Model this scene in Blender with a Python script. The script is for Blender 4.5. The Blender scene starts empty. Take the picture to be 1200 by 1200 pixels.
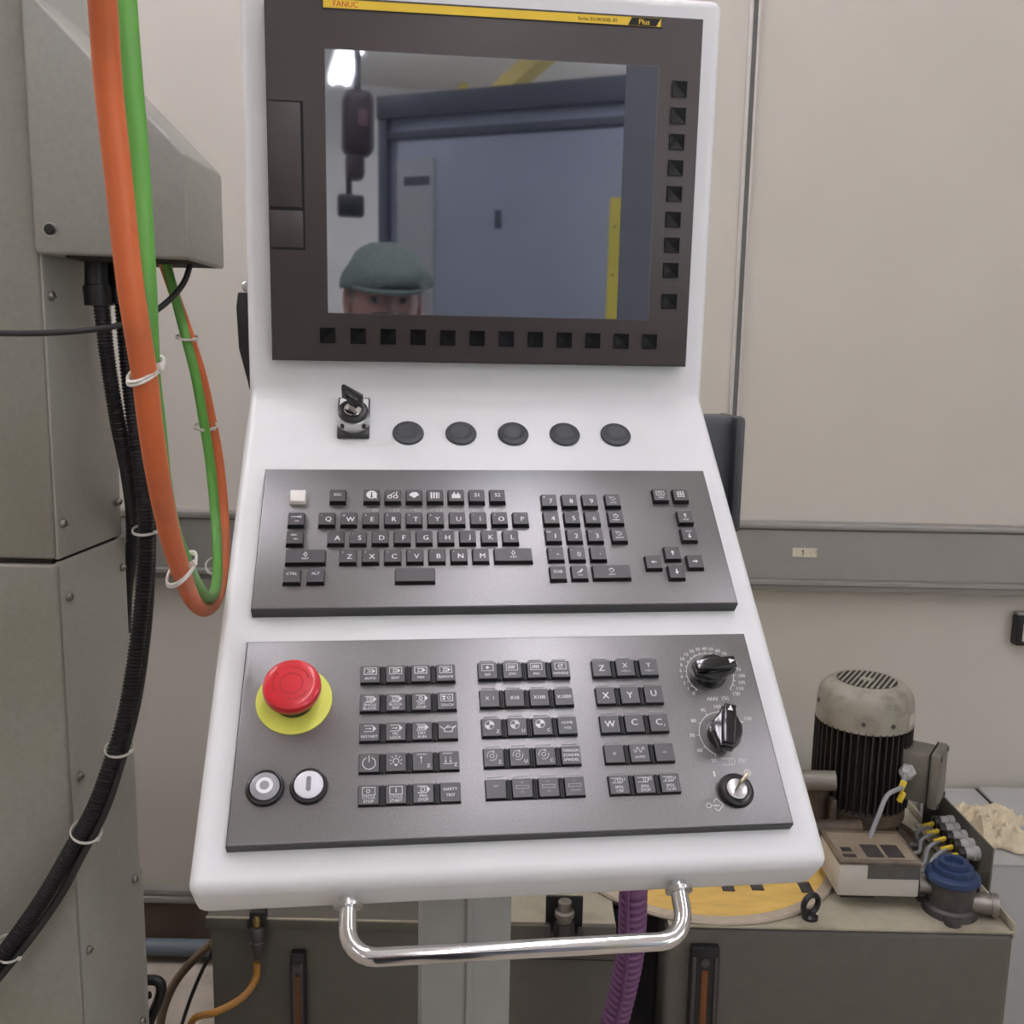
import bpy, bmesh, math, random
from math import sin, cos, pi, radians, atan2, hypot
from mathutils import Matrix, Vector, noise

# ------------------------------------------------------------------ camera
SC = bpy.context.scene
COL = SC.collection
random.seed(7)
FPX = 1160.95                       # focal length in pixels of the 1200 px frame
EYE = Vector((0, 0, 1.5))
def Rm(a, ax): return Matrix.Rotation(a, 3, ax)
CON_YAW = 0.12869                   # the console is turned against the back wall
CROT = Rm(CON_YAW, 'Z') @ Rm(-0.12212, 'Z') @ Rm(pi/2 - 0.16063, 'X') @ Rm(0.01804, 'Z')
cam_d = bpy.data.cameras.new('camera')
cam_d.sensor_width = 36; cam_d.lens = FPX*36/1200; cam_d.clip_start = 0.02
cam = bpy.data.objects.new('camera', cam_d)
cam.matrix_world = Matrix.Translation(EYE) @ CROT.to_4x4()
COL.objects.link(cam); SC.camera = cam

# ------------------------------------------------------------------ exposure, world
SC.view_settings.view_transform = 'Standard'
SC.view_settings.look = 'None'
SC.view_settings.gamma = 1
SC.view_settings.use_curve_mapping = False
SC.view_settings.exposure = 0.0
W = bpy.data.worlds.new('world'); SC.world = W; W.use_nodes = True
W.node_tree.nodes['Background'].inputs[0].default_value = (0.8, 0.85, 0.9, 1)
W.node_tree.nodes['Background'].inputs[1].default_value = 0.05
LAMP = 23.5                          # strength of the ceiling tubes

# ------------------------------------------------------------------ helpers: points
def ray(px, py): return CROT @ Vector(((px-600)/FPX, (600-py)/FPX, -1))
def cast(px, py, p0, n):
    v = ray(px, py); n = Vector(n)
    return EYE + v*((Vector(p0)-EYE).dot(n)/v.dot(n))
def at(px, py, Y): return cast(px, py, (0, Y, 0), (0, 1, 0))
def atz(px, py, z): return cast(px, py, (0, 0, z), (0, 0, 1))
def atx(px, py, x): return cast(px, py, (x, 0, 0), (1, 0, 0))
CON = Matrix.Translation(EYE) @ Matrix.Rotation(CON_YAW, 4, 'Z')
CON = CON @ Matrix.Translation((0.04597, 0.97351, -0.05207))      # console frame, origin at the fold
CONI = CON.inverted()
TS, TD = -0.01968, 0.7283
def Sp(x, s, h): return Vector((x, s*sin(TS)-h*cos(TS), s*cos(TS)+h*sin(TS)))
def Dp(x, s, h): return Vector((x, -s*cos(TD)-h*sin(TD), -s*sin(TD)+h*cos(TD)))
def frame(o, x, y):                  # matrix with origin o and axes x, y, x*y
    x = Vector(x).normalized(); y = Vector(y).normalized(); z = x.cross(y)
    m = Matrix.Identity(4)
    for i in range(3): m[i][0] = x[i]; m[i][1] = y[i]; m[i][2] = z[i]; m[i][3] = o[i]
    return m
MS = CON @ frame(Sp(-0.15721, 0.04102, 0), (1,0,0), Sp(0,1,0))               # bezel: x right, y up from its lower left corner
MM = CON @ frame(Dp(-0.15692, 0.09564, 0), (1,0,0), -Dp(0,1,0))              # keyboard: from its upper left corner, y = -s
MO = CON @ frame(Dp(-0.15774, 0.27342, 0), (1,0,0), -Dp(0,1,0))              # operator panel, same
MD = CON @ frame(Dp(0, 0, 0), (1,0,0), -Dp(0,1,0))                           # desk surface of the housing
def T(x, y, z): return Matrix.Translation((x, y, z))

# ------------------------------------------------------------------ helpers: materials
def lin(c): return tuple(((v/255)/12.92 if v/255 <= .04045 else ((v/255+.055)/1.055)**2.4) for v in c)
MATS = {}
def mat(name, rgb, rough=.5, metal=0, spec=.5, var=.06, scale=40, bump=0, bscale=200, coat=0, dirt=None, dirt_scale=3, dirt_amt=.5, stretch=None):
    if name in MATS: return MATS[name]
    m = bpy.data.materials.new(name); m.use_nodes = True
    nt = m.node_tree; b = nt.nodes['Principled BSDF']
    c = lin(rgb)
    b.inputs['Roughness'].default_value = rough; b.inputs['Metallic'].default_value = metal
    b.inputs['Specular IOR Level'].default_value = spec; b.inputs['Coat Weight'].default_value = coat
    tc = nt.nodes.new('ShaderNodeTexCoord')
    src = tc.outputs['Object']
    if stretch:
        mp = nt.nodes.new('ShaderNodeMapping'); mp.inputs['Scale'].default_value = stretch
        nt.links.new(src, mp.inputs[0]); src = mp.outputs[0]
    n = nt.nodes.new('ShaderNodeTexNoise'); n.inputs['Scale'].default_value = scale; n.inputs['Detail'].default_value = 4
    nt.links.new(src, n.inputs['Vector'])
    r = nt.nodes.new('ShaderNodeValToRGB')
    lo = [max(0, v*(1-var)) for v in c]; hi = [min(1, v*(1+var)) for v in c]
    r.color_ramp.elements[0].position = .3; r.color_ramp.elements[1].position = .7
    r.color_ramp.elements[0].color = (*lo, 1); r.color_ramp.elements[1].color = (*hi, 1)
    nt.links.new(n.outputs[0], r.inputs[0]); out = r.outputs[0]
    if dirt:
        n2 = nt.nodes.new('ShaderNodeTexNoise'); n2.inputs['Scale'].default_value = dirt_scale; n2.inputs['Detail'].default_value = 8
        n2.inputs['Roughness'].default_value = .65
        nt.links.new(src, n2.inputs['Vector'])
        r2 = nt.nodes.new('ShaderNodeValToRGB'); r2.color_ramp.elements[0].position = .5; r2.color_ramp.elements[1].position = .72
        r2.color_ramp.elements[0].color = (0,0,0,1); r2.color_ramp.elements[1].color = (dirt_amt,)*3+(1,)
        nt.links.new(n2.outputs[0], r2.inputs[0])
        mx = nt.nodes.new('ShaderNodeMix'); mx.data_type = 'RGBA'
        nt.links.new(r2.outputs[0], mx.inputs[0]); nt.links.new(out, mx.inputs[6]); mx.inputs[7].default_value = (*lin(dirt), 1)
        out = mx.outputs[2]
    nt.links.new(out, b.inputs['Base Color'])
    if bump:
        n3 = nt.nodes.new('ShaderNodeTexNoise'); n3.inputs['Scale'].default_value = bscale; n3.inputs['Detail'].default_value = 3
        nt.links.new(tc.outputs['Object'], n3.inputs['Vector'])
        bp = nt.nodes.new('ShaderNodeBump'); bp.inputs['Strength'].default_value = bump; bp.inputs['Distance'].default_value = .001
        nt.links.new(n3.outputs[0], bp.inputs['Height']); nt.links.new(bp.outputs[0], b.inputs['Normal'])
    MATS[name] = m
    return m
def emit(name, rgb, s):
    m = bpy.data.materials.new(name); m.use_nodes = True
    b = m.node_tree.nodes['Principled BSDF']
    b.inputs['Base Color'].default_value = (*lin(rgb), 1); b.inputs['Emission Color'].default_value = (*lin(rgb), 1)
    b.inputs['Emission Strength'].default_value = s
    MATS[name] = m
    return m

# ------------------------------------------------------------------ helpers: meshes
class B:
    def __init__(s): s.bm = bmesh.new()
    def _xf(s, vs, mtx):
        if mtx is not None: bmesh.ops.transform(s.bm, matrix=mtx, verts=vs)
    def box(s, c, d, bev=0, mtx=None, seg=2, taper=None):
        r = bmesh.ops.create_cube(s.bm, size=1)['verts']
        bmesh.ops.scale(s.bm, vec=d, verts=r)
        if taper:
            for v in r:
                if v.co.z > 0: v.co.x *= taper[0]; v.co.y *= taper[1]
        bmesh.ops.translate(s.bm, vec=c, verts=r)
        if bev:
            es = list({e for v in r for e in v.link_edges})
            g = bmesh.ops.bevel(s.bm, geom=es, offset=bev, segments=seg, profile=.5, affect='EDGES')
            r = list({v for f in g['faces'] for v in f.verts} | {v for v in r if v.is_valid})
        s._xf(r, mtx); return s
    def span(s, a, b, bev=0, mtx=None, seg=2):
        return s.box([(a[i]+b[i])/2 for i in range(3)], [abs(b[i]-a[i]) for i in range(3)], bev, mtx, seg)
    def prism(s, pts, z0, z1, bev=0, mtx=None, seg=3):
        lo = [s.bm.verts.new((x, y, z0)) for x, y in pts]; hi = [s.bm.verts.new((x, y, z1)) for x, y in pts]
        n = len(pts); fs = [s.bm.faces.new(lo[::-1]), s.bm.faces.new(hi)]
        fs += [s.bm.faces.new((lo[i], lo[(i+1) % n], hi[(i+1) % n], hi[i])) for i in range(n)]
        bmesh.ops.recalc_face_normals(s.bm, faces=fs)
        vs = lo+hi
        if bev:
            es = list({e for f in fs for e in f.edges})
            g = bmesh.ops.bevel(s.bm, geom=es, offset=bev, segments=seg, profile=.5, affect='EDGES')
            vs = list({v for f in g['faces'] for v in f.verts} | {v for v in vs if v.is_valid})
        s._xf(vs, mtx); return s
    def lathe(s, prof, seg=32, mtx=None, cap=True):
        rings = []; vs = []
        for r, z in prof:
            if r < 1e-6:
                v = s.bm.verts.new((0, 0, z)); rings.append([v]); vs.append(v)
            else:
                ring = [s.bm.verts.new((r*cos(2*pi*i/seg), r*sin(2*pi*i/seg), z)) for i in range(seg)]
                rings.append(ring); vs += ring
        fs = []
        for a, b in zip(rings, rings[1:]):
            for i in range(seg):
                j = (i+1) % seg
                if len(a) == 1 and len(b) == 1: continue
                if len(a) == 1: fs.append(s.bm.faces.new((a[0], b[j], b[i])))
                elif len(b) == 1: fs.append(s.bm.faces.new((a[i], a[j], b[0])))
                else: fs.append(s.bm.faces.new((a[i], a[j], b[j], b[i])))
        if cap:
            if len(rings[0]) > 1: fs.append(s.bm.faces.new(rings[0]))
            if len(rings[-1]) > 1: fs.append(s.bm.faces.new(rings[-1]))
        bmesh.ops.recalc_face_normals(s.bm, faces=fs)
        s._xf(vs, mtx); return s
    def cyl(s, p0, p1, r0, r1=None, seg=24):
        p0 = Vector(p0); p1 = Vector(p1); d = p1-p0
        q = Vector((0,0,1)).rotation_difference(d.normalized()).to_matrix().to_4x4()
        return s.lathe([(r0, 0), (r0 if r1 is None else r1, d.length)], seg, Matrix.Translation(p0) @ q)
    def tube(s, pts, r, seg=12, rad=None, cap=True):
        pts = [Vector(p) for p in pts]; n = len(pts)
        t = [(pts[min(i+1, n-1)]-pts[max(i-1, 0)]).normalized() for i in range(n)]
        up = Vector((0, 0, 1)) if abs(t[0].z) < .9 else Vector((1, 0, 0))
        u = t[0].cross(up).normalized(); rings = []; fs = []
        for i in range(n):
            if i: u = (t[i-1].rotation_difference(t[i]).to_matrix() @ u)
            u = (u-t[i]*u.dot(t[i])).normalized(); w = t[i].cross(u); rr = rad(i) if rad else r
            rings.append([s.bm.verts.new(pts[i]+u*(rr*cos(2*pi*k/seg))+w*(rr*sin(2*pi*k/seg))) for k in range(seg)])
        for a, b in zip(rings, rings[1:]):
            fs += [s.bm.faces.new((a[k], a[(k+1) % seg], b[(k+1) % seg], b[k])) for k in range(seg)]
        if cap: fs += [s.bm.faces.new(rings[0][::-1]), s.bm.faces.new(rings[-1])]
        bmesh.ops.recalc_face_normals(s.bm, faces=fs)
        return s
    def torus(s, R, r, mtx=None, seg=28, ms=10, a0=0, a1=2*pi):
        full = abs(a1-a0-2*pi) < 1e-6; n = seg+(0 if full else 1); rings = []; vs = []
        for i in range(n):
            a = a0+(a1-a0)*i/seg
            ring = [s.bm.verts.new(((R+r*cos(2*pi*k/ms))*cos(a), (R+r*cos(2*pi*k/ms))*sin(a), r*sin(2*pi*k/ms))) for k in range(ms)]
            rings.append(ring); vs += ring
        fs = []
        for i in range(seg):
            a, b = rings[i], rings[(i+1) % n]
            fs += [s.bm.faces.new((a[k], b[k], b[(k+1) % ms], a[(k+1) % ms])) for k in range(ms)]
        bmesh.ops.recalc_face_normals(s.bm, faces=fs)
        s._xf(vs, mtx); return s
    def mesh(s, name, smooth=True, ang=35):
        me = bpy.data.meshes.new(name); s.bm.normal_update()
        if smooth:
            for f in s.bm.faces: f.smooth = True
            for e in s.bm.edges:
                e.smooth = not (len(e.link_faces) == 2 and e.calc_face_angle(0) > radians(ang))
        s.bm.to_mesh(me); s.bm.free()
        return me
def put(name, me, m, parent=None, mtx=None):
    if isinstance(me, B): me = me.mesh(name)
    if m is not None and not me.materials: me.materials.append(m)
    o = bpy.data.objects.new(name, me); COL.objects.link(o)
    if parent: o.parent = parent
    if mtx is not None: o.matrix_local = mtx
    return o
def thing(name, label, cat, mtx=None, group=None):
    o = bpy.data.objects.new(name, None); COL.objects.link(o); o.empty_display_size = .02
    if mtx is not None: o.matrix_world = mtx if isinstance(mtx, Matrix) else Matrix.Translation(mtx)
    return tag(o, label, cat, group)
def tag(o, label, cat, group=None):
    o['label'] = label; o['category'] = cat
    if group: o['group'] = group
    return o
def struct(name, me, m, parent=None, mtx=None):
    o = put(name, me, m, parent, mtx); o['kind'] = 'structure'; return o
def spline(pts, n=10):
    p = [Vector(q) for q in pts]; p = [2*p[0]-p[1]]+p+[2*p[-1]-p[-2]]; out = []
    for i in range(1, len(p)-2):
        a, b, c, d = p[i-1:i+3]
        for k in range(n):
            t = k/n
            out.append(.5*((2*b)+(c-a)*t+(2*a-5*b+4*c-d)*t*t+(3*b-3*c+d-a)*t**3))
    out.append(p[-2]); return out
def resample(pts, step):
    out = [pts[0]]; acc = 0
    for a, b in zip(pts, pts[1:]):
        L = (b-a).length
        while acc+L >= step:
            a = a+(b-a)*((step-acc)/L); L = (b-a).length; acc = 0; out.append(a.copy())
        acc += L
    return out

# flat print: strokes, filled shapes and letters, as one flat mesh in x, y
GLYPH = {}
def glyphs(txt, res=2):
    if txt not in GLYPH:
        cu = bpy.data.curves.new('print', 'FONT'); cu.body = txt; cu.size = 1; cu.resolution_u = res; cu.align_x = 'CENTER'; cu.align_y = 'CENTER'
        ob = bpy.data.objects.new('print', cu)
        me = bpy.data.meshes.new_from_object(ob)
        v = [(p.co.x, p.co.y) for p in me.vertices]; f = [tuple(q.vertices) for q in me.polygons]
        bpy.data.objects.remove(ob); bpy.data.curves.remove(cu); bpy.data.meshes.remove(me)
        xs = [q[0] for q in v]; ys = [q[1] for q in v]; cx = (min(xs)+max(xs))/2; cy = (min(ys)+max(ys))/2
        GLYPH[txt] = ([(x-cx, y-cy) for x, y in v], f, max(xs)-min(xs), max(ys)-min(ys))
    return GLYPH[txt]
class Ink:
    def __init__(s, ox=0, oy=0, k=1): s.v = []; s.f = []; s.o = (ox, oy, k)
    def _add(s, pts, faces, z=0):
        n = len(s.v); ox, oy, k = s.o
        s.v += [(ox+x*k, oy+y*k, z) for x, y in pts]; s.f += [tuple(i+n for i in f) for f in faces]
    def line(s, pts, w=.06):
        for (x0, y0), (x1, y1) in zip(pts, pts[1:]):
            L = hypot(x1-x0, y1-y0) or 1e-9; nx, ny = -(y1-y0)/L*w/2, (x1-x0)/L*w/2; ex, ey = (x1-x0)/L*w/4, (y1-y0)/L*w/4
            s._add([(x0+nx-ex, y0+ny-ey), (x1+nx+ex, y1+ny+ey), (x1-nx+ex, y1-ny+ey), (x0-nx-ex, y0-ny-ey)], [(3, 2, 1, 0)])
        return s
    def poly(s, pts): s._add(pts, [tuple(range(len(pts)))]); return s
    def rect(s, x0, y0, x1, y1, w=.05): return s.line([(x0, y0), (x1, y0), (x1, y1), (x0, y1), (x0, y0)], w)
    def fill(s, x0, y0, x1, y1): return s.poly([(x0, y0), (x1, y0), (x1, y1), (x0, y1)])
    def arc(s, cx, cy, r, a0=0, a1=360, w=.05, n=20):
        a = [radians(a0+(a1-a0)*i/n) for i in range(n+1)]
        s._add([(cx+q*cos(t), cy+q*sin(t)) for t in a for q in (r-w/2, r+w/2)], [(2*i, 2*i+1, 2*i+3, 2*i+2) for i in range(n)]); return s
    def disc(s, cx, cy, r, a0=0, a1=360, n=16):
        s.poly(([] if a1-a0 >= 360 else [(cx, cy)])+[(cx+r*cos(radians(a0+(a1-a0)*i/n)), cy+r*sin(radians(a0+(a1-a0)*i/n))) for i in range(n+(a1-a0 < 360))]); return s
    def text(s, t, x, y, h, rot=0, w=None, bold=0):
        v, f, gw, gh = glyphs(t); k = h/.72; kx = k
        if w and gw*k > w: kx = w/gw
        c, q = cos(rot), sin(rot)
        for dx in (-.014, .014): s._add([(x+(px+dx)*kx*c-py*k*q, y+(px+dx)*kx*q+py*k*c) for px, py in v], f, .00002 if dx > 0 else 0)
        return s
    def mesh(s, name='legend'):
        me = bpy.data.meshes.new(name); me.from_pydata(s.v, [], s.f); me.validate()
        for p in me.polygons:
            pass
        return me
# ------------------------------------------------------------------ materials
wallM = mat('wall_paint', (194,189,178), .6, var=.02, scale=6, bump=.05, bscale=90, spec=.3)
ceilM = mat('ceiling_paint', (236,233,226), .8, var=.02, scale=3)
trimM = mat('grey_trim', (150,148,143), .4, metal=.35, var=.03, scale=20, dirt=(110,106,98), dirt_scale=5, dirt_amt=.3)
jointM = mat('joint_groove', (98,97,94), .6)
jlightM = mat('joint_strip', (196,192,184), .5)
skirtM = mat('dark_skirting', (98,84,72), .6, var=.15, scale=12)
floorM = mat('concrete_floor', (176,166,152), .7, var=.12, scale=14, dirt=(96,84,70), dirt_scale=4, dirt_amt=.6, bump=.1, bscale=60)
consM = mat('console_paint', (229,231,231), .38, var=.015, scale=30, bump=.03, bscale=500, spec=.4)
panelM = mat('panel_grey', (138,137,138), .34, metal=.75, var=.06, scale=500, bump=.18, bscale=900, spec=.6)
bezelM = mat('bezel_grey', (76,70,69), .42, metal=.3, var=.05, scale=500, bump=.1, bscale=900, spec=.45)
edgeM = mat('panel_edge', (58,57,58), .5)
blackM = mat('black_plastic', (24,24,26), .35, var=.1)
glossM = mat('gloss_black', (14,14,16), .12, coat=.4)
softM = mat('soft_key_black', (11,11,12), .22, spec=.35)
grooveM = mat('groove_black', (10,10,11), .7)
keyM = mat('key_top', (74,72,75), .4, var=.05, scale=300)
keysM = mat('key_side', (18,18,20), .5)
okeyM = mat('function_key', (82,82,85), .4, var=.04, scale=300)
greyplM = mat('dark_grey_plastic', (66,68,72), .5, bump=.05, bscale=700)
inkM = mat('white_print', (215,215,215), .6, var=0)
inkgM = mat('grey_print', (165,163,163), .6, var=0)
inkdM = mat('dark_print', (20,20,20), .6, var=0)
ledM = mat('indicator_lens', (150,147,148), .3)
wkeyM = mat('white_key', (226,222,216), .5)
redM = mat('red_plastic', (205,32,44), .32, var=.03, coat=.2)
redlM = mat('red_print', (140,20,30), .5)
yelM = mat('yellow_ring', (222,226,98), .5, var=.03)
stripM = mat('yellow_strip', (240,205,60), .45, var=.02)
redtM = mat('red_text', (205,85,40), .5)
chromeM = mat('chrome', (225,225,226), .12, metal=1, var=.02)
steelM = mat('brushed_steel', (190,190,190), .3, metal=1, var=.05)
bsteelM = mat('dull_steel', (150,146,140), .42, metal=.9, var=.1)
lensM = mat('white_lens', (225,225,232), .3)
lensgM = mat('grey_lens', (150,151,156), .3)
whiteM = mat('white_label', (235,235,235), .5)
machM = mat('machine_paint', (142,141,130), .45, var=.06, scale=130, bump=.25, bscale=260, dirt=(112,106,92), dirt_scale=4, dirt_amt=.35)
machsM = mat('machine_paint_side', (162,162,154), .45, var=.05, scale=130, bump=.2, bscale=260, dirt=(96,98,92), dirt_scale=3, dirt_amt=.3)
boxM = mat('cover_paint', (152,152,144), .4, var=.05, scale=150, bump=.25, bscale=300)
seamM = mat('dark_seam', (46,42,36), .8)
orangeM = mat('orange_sheath', (216,112,62), .5, var=.05, scale=30, dirt=(150,90,62), dirt_scale=14, dirt_amt=.45)
greenM = mat('green_sheath', (92,160,62), .45, var=.05, scale=30, dirt=(96,138,84), dirt_scale=14, dirt_amt=.35)
tieM = mat('nylon_tie', (205,202,194), .4)
corrM = mat('black_conduit', (22,21,23), .38)
cableM = mat('black_cable', (40,39,40), .5)
tankM = mat('tank_paint_shaded', (92,89,81), .5, var=.06, scale=40, dirt=(100,92,78), dirt_scale=5, dirt_amt=.4)  # tank paint with shade put into the colour
tanktM = mat('tank_paint_lit', (168,162,142), .5, var=.06, scale=40, dirt=(96,88,72), dirt_scale=7, dirt_amt=.5)  # same tank paint, overhead light put into the colour
motorM = mat('motor_paint', (150,146,132), .4, var=.05, scale=30, dirt=(60,52,44), dirt_scale=22, dirt_amt=.5)
finM = mat('motor_fins', (50,46,43), .55, var=.15, scale=40)
rustM = mat('oily_iron', (74,62,52), .6, var=.25, scale=30, dirt=(120,98,70), dirt_scale=14, dirt_amt=.6)
tboxM = mat('terminal_alloy', (128,124,114), .45, metal=.3, var=.08, scale=30, dirt=(76,68,58), dirt_scale=18, dirt_amt=.5)
cboxM = mat('enclosure_grey', (192,188,178), .5, var=.03, dirt=(150,142,126), dirt_scale=10, dirt_amt=.3)
lidM = mat('smoked_lid', (120,108,94), .22, var=.12, scale=30, dirt=(70,58,48), dirt_scale=14, dirt_amt=.7)
blueM = mat('blue_cap', (38,58,92), .42, var=.08)
castM = mat('cast_metal', (84,80,78), .45, metal=.5, var=.12, scale=60)
glandM = mat('gland_grey', (172,172,168), .5)
gcableM = mat('grey_cable', (140,142,144), .5)
tagM = mat('yellow_tag', (226,196,60), .5)
cabM = mat('cabinet_light_grey', (176,177,174), .45, var=.03)
ragM = mat('rag_cloth', (212,200,170), .9, var=.08, scale=60, bump=.4, bscale=400)
woodM = mat('yellow_board', (214,178,96), .6, var=.08, scale=9, stretch=(1,4,1), dirt=(170,140,80), dirt_scale=16, dirt_amt=.5)
rimM = mat('board_rim', (176,164,146), .6, var=.1)
purpM = mat('purple_hose', (106,66,106), .5, var=.1, scale=20)
hoseM = mat('amber_hose', (160,112,44), .45, var=.1)
brownhM = mat('brown_hose', (112,94,72), .55, var=.15)
pipeM = mat('blue_grey_pipe', (96,108,116), .5, var=.08)
gaugeM = mat('sight_glass', (112,66,34), .15)
poleM = mat('pole_paint', (152,154,149), .45, var=.03)

# ------------------------------------------------------------------ the room
YB = 2.28
XL, XR, YF, ZC = -3.2, 4.6, -8.6, 3.7
struct('floor', B().span((XL-.1, YF-.1, -.1), (XR+.1, YB+.1, 0)), floorM)
struct('ceiling', B().span((XL-.1, YF-.1, ZC), (XR+.1, YB+.1, ZC+.1)), ceilM)
struct('wall_back', B().span((XL-.1, YB, 0), (XR+.1, YB+.1, ZC)), wallM)
struct('wall_left', B().span((XL-.1, YF, 0), (XL, YB, ZC)), wallM)
w0, w1, wz0, wz1 = -6.0, -1.2, .95, 3.0
struct('wall_right', B().span((XR, YF, 0), (XR+.1, YB, wz0)).span((XR, YF, wz1), (XR+.1, YB, ZC)).span((XR, YF, wz0), (XR+.1, w0, wz1)).span((XR, w1, wz0), (XR+.1, YB, wz1)), wallM)
fillM = emit('fill_window_glow', (240,247,255), 2.5)  # glowing panes of an added, unseen window that serves as fill light
frM = mat('fill_window_frame', (205,205,200), .5)
wn = struct('fill_window_1', B().span((XR+.02, w0, wz0), (XR+.08, w1, wz0+.06)).span((XR+.02, w0, wz1-.06), (XR+.08, w1, wz1)), frM)
for k in range(5): struct('fill_mullion', B().span((XR+.02, w0+(w1-w0-.06)*k/4, wz0+.06), (XR+.08, w0+(w1-w0-.06)*k/4+.06, wz1-.06)), frM, wn)
for k in range(4): struct('pane', B().span((XR+.045, w0+(w1-w0-.06)*k/4+.06, wz0+.06), (XR+.055, w0+(w1-w0-.06)*(k+1)/4, wz1-.06)), fillM, wn)
struct('wall_front', B().span((XL-.1, YF-.1, 0), (XR+.1, YF, ZC)), mat('white_wall', (236,234,230), .6, var=.02, scale=6))
# vertical panel joint: two pale lips and a dark groove
xj = at(873, 240, YB).x
j = struct('trim_1', B().span((xj-.013, YB-.006, 1.125), (xj-.004, YB, ZC), .002).span((xj+.006, YB-.006, 1.125), (xj+.0125, YB, ZC), .002), jlightM)
struct('joint_groove', B().span((xj-.005, YB-.0025, 1.125), (xj+.007, YB, ZC)), jointM, j)
# trunking rail along the wall
zt, zd, zl, zb = 1.1235, 1.109, .992, .965
t2 = struct('trim_2', B().span((XL, YB-.04, zd), (XR, YB, zt), .003).span((XL, YB-.034, zl), (XR, YB, zd-.003)), trimM)
struct('rail_ledge', B().prism([(YB-.034, zl-.001), (YB-.046, zl-.004), (YB-.046, zl-.012), (YB-.036, zl-.016), (YB-.036, zb), (YB, zb), (YB, zl-.001)], XL, XR, 0, Matrix(((0,0,1,0),(1,0,0,0),(0,1,0,0),(0,0,0,1)))), trimM, t2)
struct('rail_groove', B().span((XL, YB-.0345, zd-.004), (XR, YB, zd)), jointM, t2)
zs1 = at(200, 1037, YB).z; zs2 = at(200, 1051, YB).z
sk = struct('baseboard_back', B().span((XL, YB-.012, 0), (XR, YB, zs2)), skirtM)
struct('skirting_cap', B().span((XL, YB-.03, zs2), (XR, YB, zs2+(zs1-zs2)*.5-.001), .002).span((XL, YB-.024, zs2+(zs1-zs2)*.5), (XR, YB, zs1), .002), trimM, sk)
# ceiling tube fittings
bodyM = mat('lamp_housing', (225,225,222), .5)
tubeM = emit('lamp_tube', (248,244,253), LAMP)
spots = [(-1.7, -6.6), (-1.7, -3.3), (.50, -6.6), (.50, -3.3), (.38, -.5), (.38, 1.1), (3.4, -6.6), (2.6, -3.3), (2.6, .05), (-1.4, 1.5), (-2.0, 1.2), (-2.6, 1.2)]  # last three fittings are added to brighten the left of the back wall
for i, (x, y) in enumerate(spots):
    r = thing('ceiling_lamp', 'long white twin tube lamp fitting hung under the workshop ceiling', 'lamp', (x, y, ZC-.25), 'tube lamps in rows under the ceiling')
    put('lamp_body', B().box((0, 0, .06), (.22, 1.5, .06), .01), bodyM, r)
    for sx in (-.06, .06): put('tube', B().cyl((sx, -.73, 0), (sx, .73, 0), .022, seg=12), tubeM, r)
    for sy in (-.74, .74): put('end_cap', B().box((0, sy, .02), (.2, .02, .07), .004), bodyM, r)
    for sy in (-.5, .5): put('hanger', B().cyl((0, sy, .09), (0, sy, .25), .006, seg=8), bodyM, r)

# ------------------------------------------------------------------ control console
xa, xb = -.1825, .2672
con = thing('control_console', 'white painted control console on a square pole with a steel bow handle', 'console', CON @ T(0, .06, -CON.translation.z))
LC = con.matrix_world.inverted() @ CON          # console frame seen from the console's root
hS = -.009
sF = hS*(1-sin(TD)*0)/1                          # fold: where the two faces meet
a = Sp(0, 0, hS); u = Sp(0, 1, 0); n_ = Dp(0, 0, 1)
tt = -(a.dot(n_))/u.dot(n_); F = a+u*tt
Tt = Sp(0, .385, hS); Bq = Dp(0, .4615, 0); Eq = Dp(0, .4615, -.043)
prof = [(F.y, F.z), (Tt.y, Tt.z), (Tt.y+.10, Tt.z), (F.y+.10, F.z-.14), (Eq.y+.02, Eq.z-.004), (Eq.y, Eq.z), (Bq.y, Bq.z)]
YZX = Matrix(((0,0,1,0),(1,0,0,0),(0,1,0,0),(0,0,0,1)))
put('housing', B().prism(prof, xa, xb, .0095, YZX, 4), consM, con, LC)
# five blanking caps in the spare button holes
capme = B().lathe([(.0147, 0), (.0149, .0012), (.0142, .0024), (.010, .0034), (.0095, .0031), (.004, .0033), (0, .0034)], 40).mesh('blanking_cap')
for k in range(5): put('blanking_cap', capme, greyplM, con, LC @ CONI @ MD @ T(-.03064+k*.0501, -.0400-.00005*k, 0))
# bow handle on the front flange
def hp(x, s, h): return LC @ Dp(x, s, h)
hm_ = -.0215
L0, R0 = (-.0765, .462), (.158, .462)
pts = [hp(L0[0], .4615, hm_), hp(L0[0], .478, hm_)]
for k in range(7):
    t = k/6*pi/2; pts.append(hp(-.0765+.02*(1-cos(t)), .482+.02*sin(t), hm_))
for k in range(7):
    t = pi/2-k/6*pi/2; pts.append(hp(.158-.02*(1-cos(t)), .482+.02*sin(t), hm_))
pts += [hp(.158, .478, hm_), hp(.158, .4615, hm_)]
hd = put('bow_handle', B().tube(pts, .0062, 20), chromeM, con)
for x in (-.0765, .158):
    put('handle_collar', B().cyl(hp(x, .4665, hm_), hp(x, .469, hm_), .0098, seg=24).cyl(hp(x, .461, hm_), hp(x, .4665, hm_), .0048, seg=16), steelM, hd)
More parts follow.
